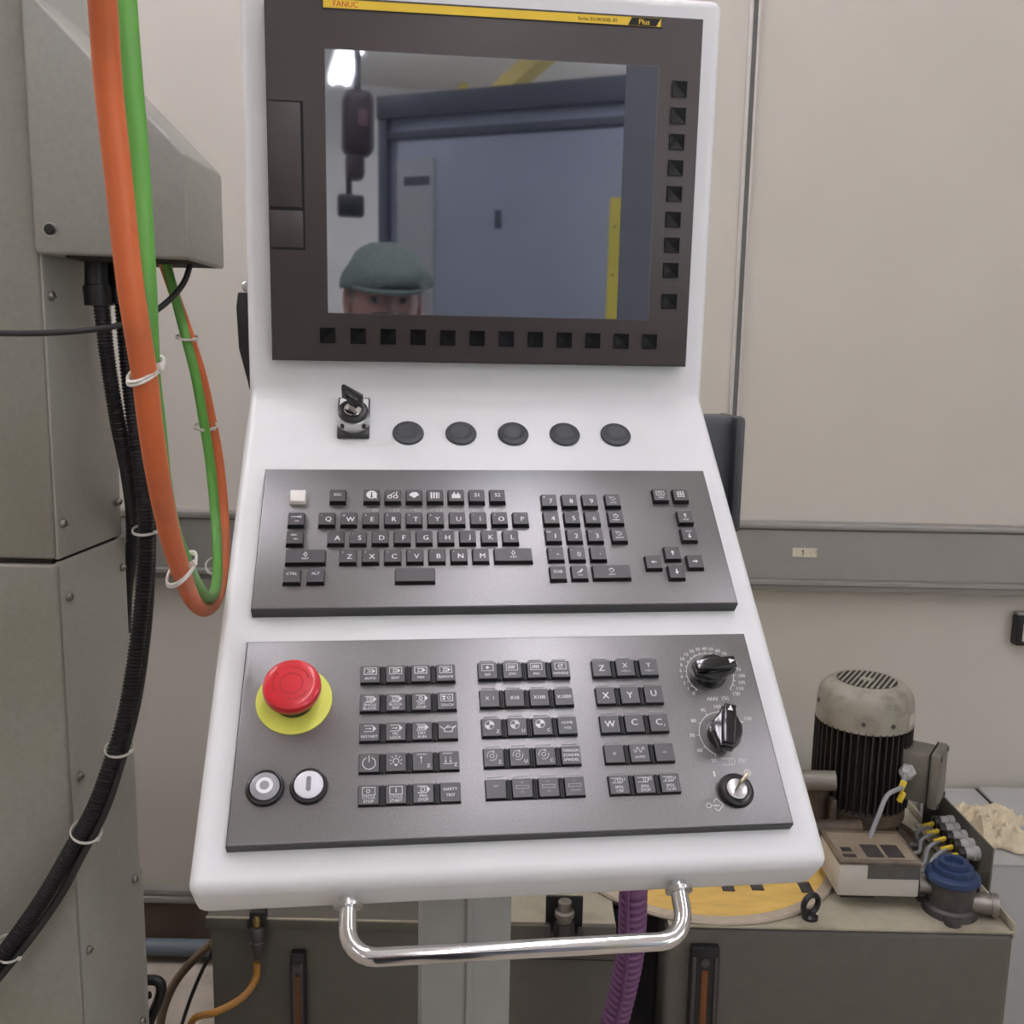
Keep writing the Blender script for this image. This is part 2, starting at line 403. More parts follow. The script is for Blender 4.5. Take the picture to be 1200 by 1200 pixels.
# pole under the housing: square tube with a raised bead
pl = lambda px, py, y: CONI @ cast(px, py, CON @ Vector((0, y, 0)), CON.to_3x3() @ Vector((0, 1, 0)))
yp = -.02
x0, x1, xm = pl(493, 1120, yp).x, pl(598.5, 1120, yp).x, pl(550, 1120, yp).x
zf = -CON.translation.z
pole = put('pole', B().span((x0, yp, zf+.02), (x1, yp+.10, -.16), .004).span((xm-.0035, yp-.004, zf+.02), (xm+.0035, yp+.002, -.16), .002), poleM, con, LC)
put('foot_plate', B().span((x0-.12, yp-.08, zf), (x1+.12, yp+.22, zf+.02), .004), poleM, con, LC)
# dark coupling behind the right flank, swing latch on the left flank
ya = .07
q0 = pl(867, 488, ya); q1 = pl(858, 615, ya)
put('rear_coupling', B().box(((xb+q0.x)/2-.012, ya+.02, q0.z-.062), (q0.x-xb+.03, .06, .124), .008, seg=3).box((q0.x-.006, ya+.012, q0.z-.062), (.012, .07, .126), .005), greyplM, con, LC)
put('coupling_neck', B().span((xb-.09, ya-.0, q0.z-.11), (xb+.006, ya+.05, q0.z-.012), .008), greyplM, con, LC)
yl = .045
ltop = pl(286, 336, yl); lbot = pl(291, 456, yl)
zt_, zb_ = ltop.z, lbot.z; xo = pl(278.5, 352, yl).x
put('side_latch', B().prism([(xa+.006, zt_-.006), (xo+.002, zt_-.006), (xo, zt_-.02), (xo+.0015, zt_-.06), (xa-.0045, zb_+.008), (xa-.003, zb_), (xa+.006, zb_)], yl-.012, yl+.014, .0015, Matrix(((1,0,0,0),(0,0,1,0),(0,1,0,0),(0,0,0,1)))), blackM, con, LC)
put('latch_knob', B().lathe([(.0045, 0), (.005, .001), (.005, .011), (.004, .012), (0, .0122)], 20, Matrix.Translation((xa-.004, yl+.006, zt_)) @ Matrix.Rotation(pi/2, 4, 'X')), steelM, con, LC)
# key switch above the keyboard
ks = put('key_switch_base', B().span((-.0968, -.0478, 0), (-.0668, .0015, .0065), .001), edgeM, con, LC @ CONI @ MD)
put('switch_label', B().span((-.0953, -.028, .0064), (-.0683, -.0005, .0068)), whiteM, ks)
kc = (-.0818, -.0315)
put('switch_barrel', B().lathe([(.0152, .0065), (.0154, .008), (.0148, .009), (.0144, .0175), (.0128, .019), (.0, .019)], 36, T(*kc, 0)), steelM, ks)
put('switch_collar', B().lathe([(.0138, .0185), (.0142, .0195), (.0138, .0225), (.0125, .0234), (.0088, .0234), (.0084, .0222), (0, .0222)], 36, T(*kc, 0)), blackM, ks)
put('key_plug', B().lathe([(.0082, .022), (.0084, .0238), (.0078, .0246), (0, .0246)], 28, T(*kc, 0)), chromeM, ks)
ink = Ink()
for a_ in (215, 325):
    pass
put('pointer_mark', B().box((-.009, -.0115, .0125), (.005, .0012, .005), 0, T(*kc, 0)).box((.009, -.0115, .0125), (.005, .0012, .005), 0, T(*kc, 0)), blackM, ks)
key = thing('key', 'black headed key standing in the switch left of the round caps', 'key', MD @ T(*kc, .0246) @ Matrix.Rotation(radians(-37), 4, 'Z'))
put('key_blade', B().box((0, 0, .004), (.008, .002, .010), .0003), steelM, key)
hb = B()
hb.span((-.0115, -.0018, .008), (.0115, .0018, .0125), .0008).span((-.0115, -.0018, .0165), (.0115, .0018, .0235), .0008)
hb.span((-.0115, -.0018, .010), (-.006, .0018, .022), .0008).span((.006, -.0018, .010), (.0115, .0018, .022), .0008).box((0, 0, .0065), (.011, .003, .006), .0008)
put('key_head', hb, blackM, key)

# ------------------------------------------------------------------ display unit
dis = thing('display_unit', 'dark grey display unit with a switched off screen between two rows of square keys', 'display', MS @ T(.2, 0, 0))
LS = T(-.2, 0, 0)
put('bezel', B().span((0, 0, hS), (.4, .32, .008), .0012), bezelM, dis, LS)
put('bezel_rim', B().span((-.0008, -.0008, hS), (.4008, .3208, .0062)), edgeM, dis, LS)
# screen
scr = bpy.data.materials.new('screen_glass'); scr.use_nodes = True
b = scr.node_tree.nodes['Principled BSDF']; nt = scr.node_tree
b.inputs['Base Color'].default_value = (*lin((44,50,62)), 1); b.inputs['Roughness'].default_value = .025
b.inputs['IOR'].default_value = 5.4; b.inputs['Specular IOR Level'].default_value = .5; b.inputs['Specular Tint'].default_value = (.86, .92, 1, 1)
vo = nt.nodes.new('ShaderNodeTexVoronoi'); vo.inputs['Scale'].default_value = 55
tc = nt.nodes.new('ShaderNodeTexCoord'); nt.links.new(tc.outputs['Object'], vo.inputs['Vector'])
rp = nt.nodes.new('ShaderNodeValToRGB'); rp.color_ramp.elements[0].position = .03; rp.color_ramp.elements[1].position = .075
rp.color_ramp.elements[0].color = (*lin((120,124,132)), 1); rp.color_ramp.elements[1].color = (*lin((40,46,58)), 1)
nt.links.new(vo.outputs['Distance'], rp.inputs[0]); nt.links.new(rp.outputs[0], b.inputs['Base Color'])
put('screen', B().span((.0519, .0441, .007), (.3286, .2765, .0086)), scr, dis, LS)
put('screen_margin', B().span((.3286, .0441, .007), (.3595, .2765, .0086)), mat('screen_margin', (70,75,86), .3, var=.04), dis, LS)
put('screen_frame', B().span((.0513, .0435, .007), (.3603, .2771, .0083)), mat('screen_edge', (96,96,98), .4), dis, LS)
# name strip with its lettering
stp = put('name_strip', B().span((.051, .3112, .0078), (.3602, .3185, .0088)), stripM, dis, LS)
put('strip_rim', B().span((.0502, .3104, .0078), (.361, .3192, .0085)), inkdM, stp)
put('lettering', Ink().text('FANUC', .0708, .3148, .0049, w=.0285).mesh(), redtM, stp, T(0, 0, .0089))
i_ = Ink().text('Series 31i-MODEL B5', .3001, .31465, .0030, w=.0515)
i_.poly([(.3288, .3114), (.3555, .3114), (.3595, .3183), (.3322, .3183)])
put('lettering', i_.mesh(), inkdM, stp, T(0, 0, .0089))
put('lettering', Ink().text('Plus', .3440, .3148, .0048, w=.0175).mesh(), stripM, stp, T(0, 0, .0090))
put('rim_mark', Ink().poly([(.3595, .3118), (.3598, .3118), (.3598, .3180), (.3595, .3180)]).mesh(), inkdM, stp, T(0, 0, .0089))
# card slot doors on the left edge
put('slot_groove', B().span((.0004, .1005, .0078), (.0318, .2315, .0083)), grooveM, dis, LS)
put('card_slot_door', B().span((.0006, .1385, .008), (.0295, .2298, .0094), .0006), bezelM, dis, LS)
put('port_door', B().span((.0006, .1025, .008), (.0302, .1355, .0092), .0006), bezelM, dis, LS)
# soft keys: square pads with a dished face
g = B(); g.span((-.0072, -.0072, 0), (.0072, .0072, .0006))
bmx = g.bm
o_ = .0068; vs = [bmx.verts.new((x, y, .0010)) for x, y in ((-o_, -o_), (o_, -o_), (o_, o_), (-o_, o_))]; c = bmx.verts.new((0, 0, .0006))
for k in range(4): bmx.faces.new((vs[k], vs[(k+1) % 4], c))
for (x0_, y0_, x1_, y1_) in ((-.0072,-.0072,.0072,-.0066), (-.0072,.0066,.0072,.0072), (-.0072,-.0072,-.0066,.0072), (.0066,-.0072,.0072,.0072)): g.span((x0_, y0_, 0), (x1_, y1_, .0014))
skm = g.mesh('soft_key', False)
for k in range(12): put('soft_key', skm, softM, dis, LS @ T(.0513+k*.02830, .0230, .0078))
for s in (.2579, .2342, .2105, .1867, .1629, .1392, .1153, .0916, .0621): put('soft_key', skm, softM, dis, LS @ T(.3806, s, .0078))

# ------------------------------------------------------------------ keyboard unit
kbd = thing('keyboard_unit', 'dark grey keyboard plate with letter keys, number pad and arrow keys', 'keyboard', MM @ T(.2, -.074, 0))
LM = T(-.2, .074, 0)
put('plate', B().span((0, -.1483, 0), (.4, 0, .012), .0012), panelM, kbd, LM)
put('plate_rim', B().span((-.0006, -.1489, 0), (.4006, .0006, .0106)), edgeM, kbd, LM)
KH = .0046
def keymesh(w, h=.0148):
    g = B(); g.box((0, 0, KH/2), (w, h, KH), 0, taper=((w-.0018)/w, (h-.0018)/h))
    me = g.mesh('key', False); me.materials.append(keysM); me.materials.append(keyM)
    for p in me.polygons:
        if p.normal.z > .9: p.material_index = 1
    return me
km = keymesh(.0148); kmL = keymesh(.0335); kmW = B().box((0, 0, KH/2), (.0145, .0145, KH), .0008, taper=(.88, .88)).mesh('key')
kmW.materials.append(wkeyM)
gapm = B().box((0, 0, .0003), (.0172, .0178, .0006)).mesh('key_well', False); gapm.materials.append(grooveM)
gapL = B().box((0, 0, .0003), (.0358, .0178, .0006)).mesh('key_well', False); gapL.materials.append(grooveM)
def key_at(x, s, draw=None, wide=False, me=None):
    k = put('key', me or (kmL if wide else km), None, kbd, LM @ T(x, -s, .012))
    if me: k['label'] = 'blank white key'
    if draw:
        i = Ink(0, 0, .001); draw(i); put('legend', i.mesh(), inkM, k, T(0, 0, KH+.00006))
    return k
# legends in millimetres about the key centre
def big(ch, small=None):
    def f(i):
        i.text(ch, 1.4, -.9, 5.0)
        if small: i.text(small, -4.2, 3.6, 1.6)
    return f
def word(t, h=2.0, y=0.6): return lambda i: i.text(t, 0, y, h*1.35, w=10.5)
def two(t1, t2, h=1.7): return lambda i: i.text(t1, 0, 2, h, w=10).text(t2, 0, -2, h, w=10)
key_at(.0299, .0345, me=kmW)
key_at(.0642, .0345, word('ESC', 2.2, 1))
def info(i): i.disc(0, .8, 4.6, 0, 360, 20); i.poly([(2.5, -2), (4.4, -4), (4.2, -.5)])
def glasses(i): i.arc(-2.6, -1.5, 1.7, w=.9).arc(2.4, -1.5, 1.7, w=.9).line([(-2, .5), (1.5, 3.2)], .8).line([(2.8, .3), (3.4, 4)], .8)
def cube(i): i.poly([(-4.5, .5), (0, -3), (4.5, .5), (2.5, 3.6), (-1.5, 3.6)])
def bars(i): i.fill(-4, -3.5, -2.6, 3.5).fill(-1.6, -3.5, -.2, 3.5).fill(.8, -3.5, 2.2, 3.5).fill(3, -3.5, 3.7, 3.5)
def oilk(i): i.fill(-3.8, -3.2, 3.8, 1.2).poly([(-2.6, 1.2), (-.6, 1.2), (-1, 3.6), (-2.2, 3.6)]).poly([(.8, 1.2), (2.8, 1.2), (2.4, 3), (1.2, 3)])
for k, f in enumerate((info, glasses, cube, bars, oilk, word('S1', 3.0), word('S2', 3.0))):
    k_ = key_at(.0933+k*.01845, .0345, f)
    if k == 0: put('legend_mark', Ink(0, 0, .001).fill(-.6, -2.4, .6, 1.4).fill(-1.4, -2.6, 1.4, -1.9).disc(0, 2.8, .8).mesh(), keysM, k_, T(0, 0, KH+.00010))
put('function_marks', (lambda i: [i.fill(.0890+k*.01845, -.0478, .0928+k*.01845, -.0470) and i.fill(.0938+k*.01845, -.0492, .0990+k*.01845, -.0458) for k in range(7)] and i)(Ink()).mesh(), inkgM, kbd, LM @ T(0, 0, .01206))
put('mark_letters', (lambda i: [i.text('F%d' % (k+1), .0964+k*.01845, -.0475, .0022) for k in range(7)] and i)(Ink()).mesh(), edgeM, kbd, LM @ T(0, 0, .01212))
for k in range(1, 3): pass
def tab(i): i.line([(-4, 2), (3, 2)], .8).poly([(1.5, .8), (3.4, 2), (1.5, 3.2)]).fill(3.6, .5, 4.2, 3.5).text('TAB', .5, -2.6, 1.6)
def abc(i): i.text('ABC', -.8, 2.6, 2.0).text('/abc', 1, -1.6, 1.8)
key_at(.0300, .0603, tab); key_at(.0300, .0803, abc)
def shift(i): i.line([(-1.6, 1.6), (0, 4.2), (1.6, 1.6), (.8, 1.6), (.8, -.2), (-.8, -.2), (-.8, 1.6), (-1.6, 1.6)], .45).text('SHIFT', 0, -2.6, 1.7)
key_at(.0398, .0999, shift, True); key_at(.0299, .1195, word('CTRL', 2.0, 1.8)); key_at(.0489, .1194, word('ALT', 2.0, 1.8))
for k, ch in enumerate('QWERTYUIOP'): key_at(.0557+k*.01855, .0603, big(ch, '!@#$%&*()+'[k]))
for k, ch in enumerate('ASDFGHJKL'): key_at(.0639+k*.01855, .0803, big(ch, [None, '"', '-', None, None, "'", None, ':', ';'][k]))
for k, ch in enumerate('ZXCVBNM'): key_at(.0745+k*.01848, .0999, big(ch, ['[', ']', '{', '>', '/', '?', None][k]))
key_at(.2131, .0998, shift, True); key_at(.1298, .1197, None, True)
for r_, (s, row) in enumerate(((.0400, '789'), (.0597, '456'), (.0792, '123'), (.0989, '-0.'))):
    for k, ch in enumerate(row): key_at(.2498+k*.01838, s, big(ch, {'7': 'SP', '1': 'END', '0': '+', '-': '+', '2': '<', '3': '>', '8': None}.get(ch)))
def pic(t, kind):
    def f(i):
        i.text(t, 0, -3.0, 1.5, w=9).line([(-2.6, 1.4), (0, 3.6), (2.4, 1.4), (0, -.8), (-1.6, .4)], .5)
        if kind: i.line([(-3.4, 3.6), (-1.4, 3.6)], .5)
        else: i.line([(-1.8, 2.6), (.8, 2.6)], .5)
    return f
key_at(.3076, .0397, pic('ALTER', 1)); key_at(.3076, .0595, pic('INSERT', 0)); key_at(.3078, .0792, pic('DELETE', 1))
key_at(.2496, .1189, word('EOB', 2.2, 1)); 
def can(i): i.poly([(-1.5, -.5), (2.6, 4), (3, 1.8), (.4, -.6)]).line([(-2.6, -1.2), (1, 2)], .4).text('CAN', 0, -3, 1.5)
key_at(.2679, .1186, can); key_at(.2955, .1183, pic('INPUT', 0), True)
def helpk(i): i.rect(-3.8, -.4, 3.4, 4.4, .5).line([(-2, 1), (-2, 3), (0, 3), (0, 1)], .5).line([(1.2, 1), (1.2, 3.2)], .5).text('HELP', .2, -3, 1.8)
def grid(i): [i.fill(-3.2+a*2.4, -2.6+b*2.4, -1.5+a*2.4, -.9+b*2.4) for a in range(3) for b in range(3)]
key_at(.3526, .0336, helpk); key_at(.3713, .0336, grid)
def arrow(dx, dy, cx=0, cy=0, k=1.0):
    def f(i):
        i.line([(cx-dx*2.2*k, cy-dy*2.2*k), (cx+dx*k, cy+dy*k)], 1.1*k)
        px, py = -dy, dx
        i.poly([(cx+dx*2.6*k, cy+dy*2.6*k), (cx+dx*.2*k+px*1.7*k, cy+dy*.2*k+py*1.7*k), (cx+dx*.2*k-px*1.7*k, cy+dy*.2*k-py*1.7*k)])
    return f
def pgu(i): arrow(0, 1, 0, 1.8)(i); i.text('PAGE', 0, -3, 1.6)
def pgd(i): arrow(0, -1, 0, -1.8)(i); i.text('PAGE', 0, 3.4, 1.6)
key_at(.3708, .0592, pgu); key_at(.3705, .0789, pgd)
key_at(.3518, .0990, arrow(0, 1)); key_at(.3519, .1189, arrow(0, -1)); key_at(.3335, .1086, arrow(-1, 0)); key_at(.3702, .1083, arrow(1, 0))

# ------------------------------------------------------------------ operator panel
opp = thing('operator_panel', 'dark grey operator panel with red emergency stop, flat function keys and rotary knobs', 'control panel', MO @ T(.2, -.08, 0))
LO = T(-.2, .08, 0)
put('plate', B().span((0, -.1607, 0), (.4, 0, .010), .0012), panelM, opp, LO)
put('plate_rim', B().span((-.0006, -.1613, 0), (.4006, .0006, .0086)), edgeM, opp, LO)
es = put('emergency_stop', B().lathe([(.0281, 0), (.0281, .0012), (0, .0012)], 56), yelM, opp, LO @ T(.0388, -.0518, .010))
put('stop_collar', B().lathe([(.0150, .0012), (.0152, .004), (.0140, .016), (0, .016)], 36), blackM, es)
hd = put('mushroom_head', B().lathe([(.0155, .0150), (.0200, .0157), (.0211, .0178), (.0212, .0222), (.0205, .0246), (.0188, .0258), (.0150, .0263), (0, .0265)], 56), redM, es)
ar = Ink(0, 0, .001).arc(0, 0, 8.2, w=.5, n=40)
for a_ in (20, 140, 260): ar.arc(0, 0, 13.2, a_, a_+72, .45, 16).line([(13.2*cos(radians(a_)), 13.2*sin(radians(a_))), (13.2*cos(radians(a_+6))-1.4*cos(radians(a_)), 13.2*sin(radians(a_+6))-1.4*sin(radians(a_)))], .45)
put('turn_arrows', ar.mesh(), redlM, es, T(0, 0, .02655))
def push(x, s, lm, draw, ink_, lab):
    b_ = put('push_button', B().lathe([(.0134, 0), (.0136, .0015), (.0128, .0036), (.0112, .0042), (.0104, .0034), (0, .0034)], 44), blackM, opp, LO @ T(x, -s, .010))
    b_['label'] = lab
    put('button_lens', B().lathe([(.0102, .003), (.0102, .0046), (.0092, .0054), (.005, .0058), (0, .0059)], 40), lm, b_)
    i = Ink(0, 0, .001); draw(i); put('legend', i.mesh(), ink_, b_, T(0, 0, .0062))
push(.0229, .1208, lensgM, lambda i: i.arc(0, 0, 4.6, w=2.6, n=32), whiteM, 'grey push button marked with a white circle')
push(.0532, .1206, lensM, lambda i: i.disc(0, 4, 1.6).disc(0, -4, 1.6).fill(-1.6, -4, 1.6, 4), mat('grey_bar', (140,138,142), .5), 'white push button marked with a grey bar')
# flat function keys with black guide bars between them
KW, KD, OH = .0151, .0150, .0040
g = B().box((0, 0, OH/2), (KW, KD, OH), 0, taper=((KW-.0010)/KW, (KD-.0010)/KD)); fm = g.mesh('function_key', False)
fm.materials.append(keysM); fm.materials.append(okeyM)
for p in fm.polygons:
    if p.normal.z > .9: p.material_index = 1
gm = B().box((-.0007, 0, .0014), (.0010, .0148, .0028)).box((.0007, 0, .0012), (.0008, .0148, .0024)).box((0, 0, .0003), (.0040, .0152, .0006)).mesh('key_guide', False); gm.materials.append(keysM)
im = B().box((0, 0, .0002), (.0105, .0008, .0005)).mesh('indicator', False); im.materials.append(ledM)
def fkey(x, s, draw, led):
    k = put('function_key', fm, None, opp, LO @ T(x, -s, .010))
    if draw:
        i = Ink(0, 0, .001); draw(i); put('legend', i.mesh(), inkM if not getattr(draw, 'dim', 0) else inkgM, k, T(0, 0, OH+.00006))
    if led: put('indicator', im, None, k, T(0, .0107, 0))
def shape(kind, inner=None):
    def f(i, y=2.6):
        if kind == 'box': i.rect(-4.4, y-2.8, 4.4, y+2.8, .5)
        if kind == 'tag': i.line([(-4, y+2.4), (2.2, y+2.4), (4.6, y), (2.2, y-2.4), (-4, y-2.4)], .55).poly([(2.4, y+2.2), (4.5, y), (2.4, y-2.2)])
        if kind == 'boxtag': i.rect(-4.6, y-2.8, 4.6, y+2.8, .5).line([(-2.8, y+1.5), (1.6, y+1.5)], .4).line([(-2.8, y-1.5), (1.6, y-1.5)], .4).poly([(1.6, y+1.9), (3.8, y), (1.6, y-1.9)])
        if inner == 'dash': i.fill(-1.8, y-.35, 1.2, y+.35)
        if inner == 'o': i.arc(-.4, y, 1.2, w=.55)
        if inner == 'bar': i.fill(-.35, y-1.5, .35, y+1.5)
        if inner == 'sq': i.rect(-1.7, y-1.3, 1.0, y+1.3, .5)
        if inner == 'II': i.rect(-2.2, y-1.7, 1.6, y+1.7, .45).fill(-.8, y-1, -.3, y+1).fill(.4, y-1, .9, y+1)
        if inner == 'sl': i.rect(-2.2, y-1.7, 1.6, y+1.7, .45).line([(-1.6, y-1), (1, y+1)], .5)
        if inner == 'arr': i.line([(-3, y), (.5, y)], .5).poly([(0, y-.9), (1.6, y), (0, y+.9)])
        if inner == 'wave': i.line([(-3.2+k*.8, y+(1.5 if k % 2 else -1.5)) for k in range(8)], .5)
        if inner == 'dot': i.poly([(-1.6, y), (0, y+1.6), (1.6, y), (0, y-1.6)])
        if inner == 'wheel': i.arc(0, y, 1.7, w=.5).line([(0, y), (2.2, y+1.8)], .5).line([(0, y), (-2, y)], .5)
        if inner == 'panel': i.fill(-3.4, y+.2, -.8, y+1.6).fill(-3, y-1.8, -1.2, y-.4).arc(1.6, y, 1.2, w=.45)
    return f
def lab(sym, *lines):
    def f(i):
        if sym: sym(i)
        hs = 1.9
        for k, t in enumerate(lines):
            y = {1: [-3.6], 2: [-2.0, -4.9]}[len(lines)][k] if sym else {1: [0], 2: [2.2, -2.2], 3: [3.6, 0, -3.6]}[len(lines)][k]
            i.text(t, 0, y, hs*1.15, w=13)
    return f
def oilcan(i): i.line([(-6, 3), (-3, 1), (-2.4, -1.6), (3, -1.6), (3.4, 1), (6, 3), (3.4, 2), (1, 2.2), (-1.4, 1.8), (-3, 1)], .55).line([(-.8, 2.2), (-.8, 3.2), (1, 3.2)], .5)
def power(i): i.arc(0, -.4, 4.6, 115, 425, .55, 28).line([(0, .5), (0, 5.4)], .6)
def bulb(i):
    i.arc(0, .6, 2.0, -50, 230, .5).fill(-1, -3, 1, -1.6)
    for a_ in range(-30, 211, 40): i.line([(3.2*cos(radians(a_)), .6+3.2*sin(radians(a_))), (4.8*cos(radians(a_)), .6+4.8*sin(radians(a_)))], .45)
def upz(i): i.line([(-4, 5.2), (3, 5.2)], .4).line([(-1, -1.6), (-1, 3)], .45).poly([(-2, 2.4), (0, 2.4), (-1, 4)]).text('Z', 4.2, -3.6, 2.8)
def dnz(i): i.line([(-4.5, 5.4), (2.5, 5.4)], .4).line([(-4.5, -2.6), (3, -2.6)], .4).text('Z', 4.6, -3.4, 2.8) and [i.line([(x, -1), (x, 3)], .3).poly([(x-.8, -.6), (x+.8, -.6), (x, -2)]) for x in (-2.6, 1)]
def refp(ch): return lambda i: i.arc(-1.4, 1.8, 3.4, w=.4, n=28).disc(-1.4, 1.8, 3.3, 0, 90, 8).disc(-1.4, 1.8, 3.3, 180, 270, 8).text(ch, 4.6, -3.4, 2.8)
def rot(ch): return lambda i: i.arc(-1.2, 1.2, 3.6, 60, 200, .4, 14).arc(-1.2, 1.2, 3.6, 240, 380, .4, 14).arc(-1.2, 1.2, 1.5, w=.4).line([(.4, 5.4), (-.6, 4.2), (1, 3.4)], .4).text(ch, 4.4, -3.6, 2.8)
def one(ch, h=5.4, x=0, y=0): return lambda i: i.text(ch, x, y, h)
def axis(ch): return lambda i: i.text(ch, 0, 2, 4.2).line([(-3.6, -3), (-1.4, -3)], .4).arc(0, -3, .8, 40, 320, .35, 10).line([(1.4, -3), (3.6, -3)], .4)
def c1(i): i.text('C', 0, .6, 5.4).text('1', 4.0, -2.2, 2.4)
def rapid(i): i.line([(-4+8*k/24, 2.4+2*sin(k/24*4*pi+pi)) for k in range(25)], .55).text('RAPID', 0, -3.2, 2.0, w=12)
def drill(mark):
    def f(i):
        y = 3
        i.line([(-5, y+1.7), (-.5, y+1.7)], .45).line([(-5, y-1.7), (-.5, y-1.7)], .45).rect(-.5, y-1.8, 1, y+1.8, .45).arc(1.2, y, 1.8, -90, 90, .5, 10)
        (i.arc(4.4, y+1, 1.1, w=.45) if mark == 'o' else i.fill(4.2, y, 4.7, y+2))
        if mark != 'o': i.line([(-3.6, y-.8), (-1.6, y+.8)], .45)
    return f
def dim(f): f.dim = 1; return f
def faint(a, b_): return dim(lambda i: i.rect(-4.5, -.4, 4.5, 1.8, .4).text(a, 0, 4, 1.5, w=10).text(b_, 0, -3, 1.5, w=10))
G1 = [[lab(shape('boxtag', 'dash'), 'AUTO'), lab(shape('boxtag', 'o'), 'EDIT'), lab(shape('boxtag', 'sq'), 'MDI'), lab(shape('boxtag', 'o'), 'REMOTE')],
      [lab(shape('tag', 'II'), 'SINGLE', 'BLOCK'), lab(shape('tag', 'sl'), 'BLOCK', 'SKIP'), lab(shape('tag', 'o'), 'OPT', 'STOP'), lab(shape('box', 'panel'), 'TEACH')],
      [lab(shape('tag', 'arr'), 'RESTART'), lab(shape('tag', 'arr'), 'MC', 'LOCK'), lab(shape('tag', 'wave'), 'DRY', 'RUN'), oilcan],
      [power, bulb, upz, dnz],
      [lab(shape('box', 'o'), 'CYCLE', 'STOP'), lab(shape('box', 'bar'), 'CYCLE', 'START'), lab(shape('tag', 'sq'), 'PRG', 'STOP'), lab(None, 'SAFETY', 'TEST')]]
G2 = [[lab(shape('box', 'dot'), 'REF'), lab(shape('box', 'wave'), 'JOG'), lab(shape('box', 'wave'), 'INC'), lab(shape('box', 'wheel'), 'HANDLE')],
      [one('X  1', 3.0), one('X10', 3.0), one('X100', 3.0), lambda i: i.text('X1000', 0, 0, 3.0, w=12.5)],
      [refp('Z'), refp('U'), refp('C'), lab(None, 'HOME', 'POS')],
      [rot('Z'), rot('U'), rot('C'), lab(None, 'WERKEN', 'ZONDER', 'SPINDEL')],
      [dim(one('APP', 1.6, 0, 2)), faint('M', 'TC'), faint('T', 'TC'), faint('T', 'TOUCH')]]
G3 = [[one('Z'), axis('X'), axis('Y')], [one('X'), one('Y'), one('U', 5.4, 0, 1)], [one('W'), one('C', 5.4, 0, 1), c1],
      [one('+', 4.0), rapid, lambda i: i.fill(-1.6, -.2, 1.6, .2)],
      [lab(drill('i'), 'SPDL', 'CW'), lab(drill('o'), 'SPDL', 'STOP'), lab(drill('i'), 'SPDL', 'CCW')]]
for G, gx, px_, gs, led in ((G1, .0951, .01922, .0330, 0), (G2, .1853, .01915, .0319, 1), (G3, .2754, .01905, .0319, 1)):
    for r_, row in enumerate(G):
        s = gs+r_*.02415
        for k, d_ in enumerate(row):
            fkey(gx+k*px_, s, d_, led)
            if k: 
                for dx in (-.00055, .00055)[:1]: put('key_guide', gm, None, opp, LO @ T(gx+(k-.5)*px_, -s, .010))
# dials with printed scales
def dial(cx, cs, labels, a0, a1, ang, lab_):
    i = Ink()
    n = len(labels); A = lambda k: radians(90-(a0+(a1-a0)*k/(n-1)))
    i.arc(cx, -cs, .0190, 90-a0, 90-a1, .0006, 60)
    for k, t in enumerate(labels):
        q = A(k); i.line([(cx+.0190*cos(q), -cs+.0190*sin(q)), (cx+.0208*cos(q), -cs+.0208*sin(q))], .0006)
        R_ = .0236+.0012*(len(t)-1)*abs(cos(q)); i.text(t, cx+R_*cos(q), -cs+R_*sin(q)*1.0, .0030)
    put('dial_scale', i.mesh('dial_scale'), inkM, opp, LO @ T(0, 0, .01012))
    kn = put('rotary_knob', B().lathe([(.0132, 0), (.0134, .002), (.0122, .0065), (.0110, .0075), (0, .0075)], 40), glossM, opp, LO @ T(cx, -cs, .010) @ Matrix.Rotation(radians(-ang), 4, 'Z'))
    kn['label'] = lab_
    w = [(-.0056, -.0165), (.0056, -.0165), (.0068, -.0125), (.0112, -.0045), (.0116, 0), (.0112, .0045), (.0068, .0115), (.0050, .0175), (-.0050, .0175), (-.0068, .0115), (-.0112, .0045), (-.0116, 0), (-.0112, -.0045), (-.0068, -.0125)]
    put('knob_grip', B().prism(w, .005, .0125, .0012), glossM, kn)
    put('knob_ridge', B().prism([(-.0046, -.0160), (.0046, -.0160), (.0050, 0), (.0046, .0170), (-.0046, .0170), (-.0050, 0)], .012, .0185, .0012), glossM, kn)
    put('pointer', Ink(0, 0, .001).poly([(-2.0, 11.2), (2.0, 11.2), (0, 16)]).mesh(), whiteM, kn, T(0, 0, .01862))
dial(.3634, .0373, '0 1 2 4 6 8 10 15 20 30 40 50 60 70 80 90 95 100 105 110 120'.split(), -135, 135, 84, 'black knob turned towards 90 on the feed scale')
dial(.3634, .0897, '50 60 70 80 90 100 110 120'.split(), -150, 60, 14, 'black knob turned towards 110 on the spindle scale')
i = Ink()
i.line([(.3566+k*.00125, -.0592+(.0015 if k % 2 else -.0015)) for k in range(8)], .0006).text('(%)', .3712, -.0592, .0032)
y = -.1118; i.line([(.3570, y+.0024), (.3628, y+.0024)], .0005).line([(.3570, y-.0024), (.3628, y-.0024)], .0005).rect(.3628, y-.0026, .3646, y+.0026, .0005).arc(.3646, y, .0026, -90, 90, .0005, 12).text('(%)', .3730, y, .0032)
i.fill(.3487, -.1235, .3499, -.1190).arc(.3748, -.1214, .0023, w=.0011, n=24)
kx, ky = .3447, -.1453
i.arc(kx-.0046, ky, .0018, w=.0005).line([(kx-.0028, ky), (kx+.0035, ky)], .0005).line([(kx+.0005, ky), (kx+.0005, ky-.001)], .0005).line([(kx+.002, ky), (kx+.002, ky-.001)], .0005)
i.line([(kx-.0006, ky+.0026), (kx+.002, ky+.0052), (kx+.0064, ky), (kx+.002, ky-.0044), (kx-.0006, ky-.0022)], .0005)
put('panel_marks', i.mesh('panel_marks'), inkM, opp, LO @ T(0, 0, .01012))
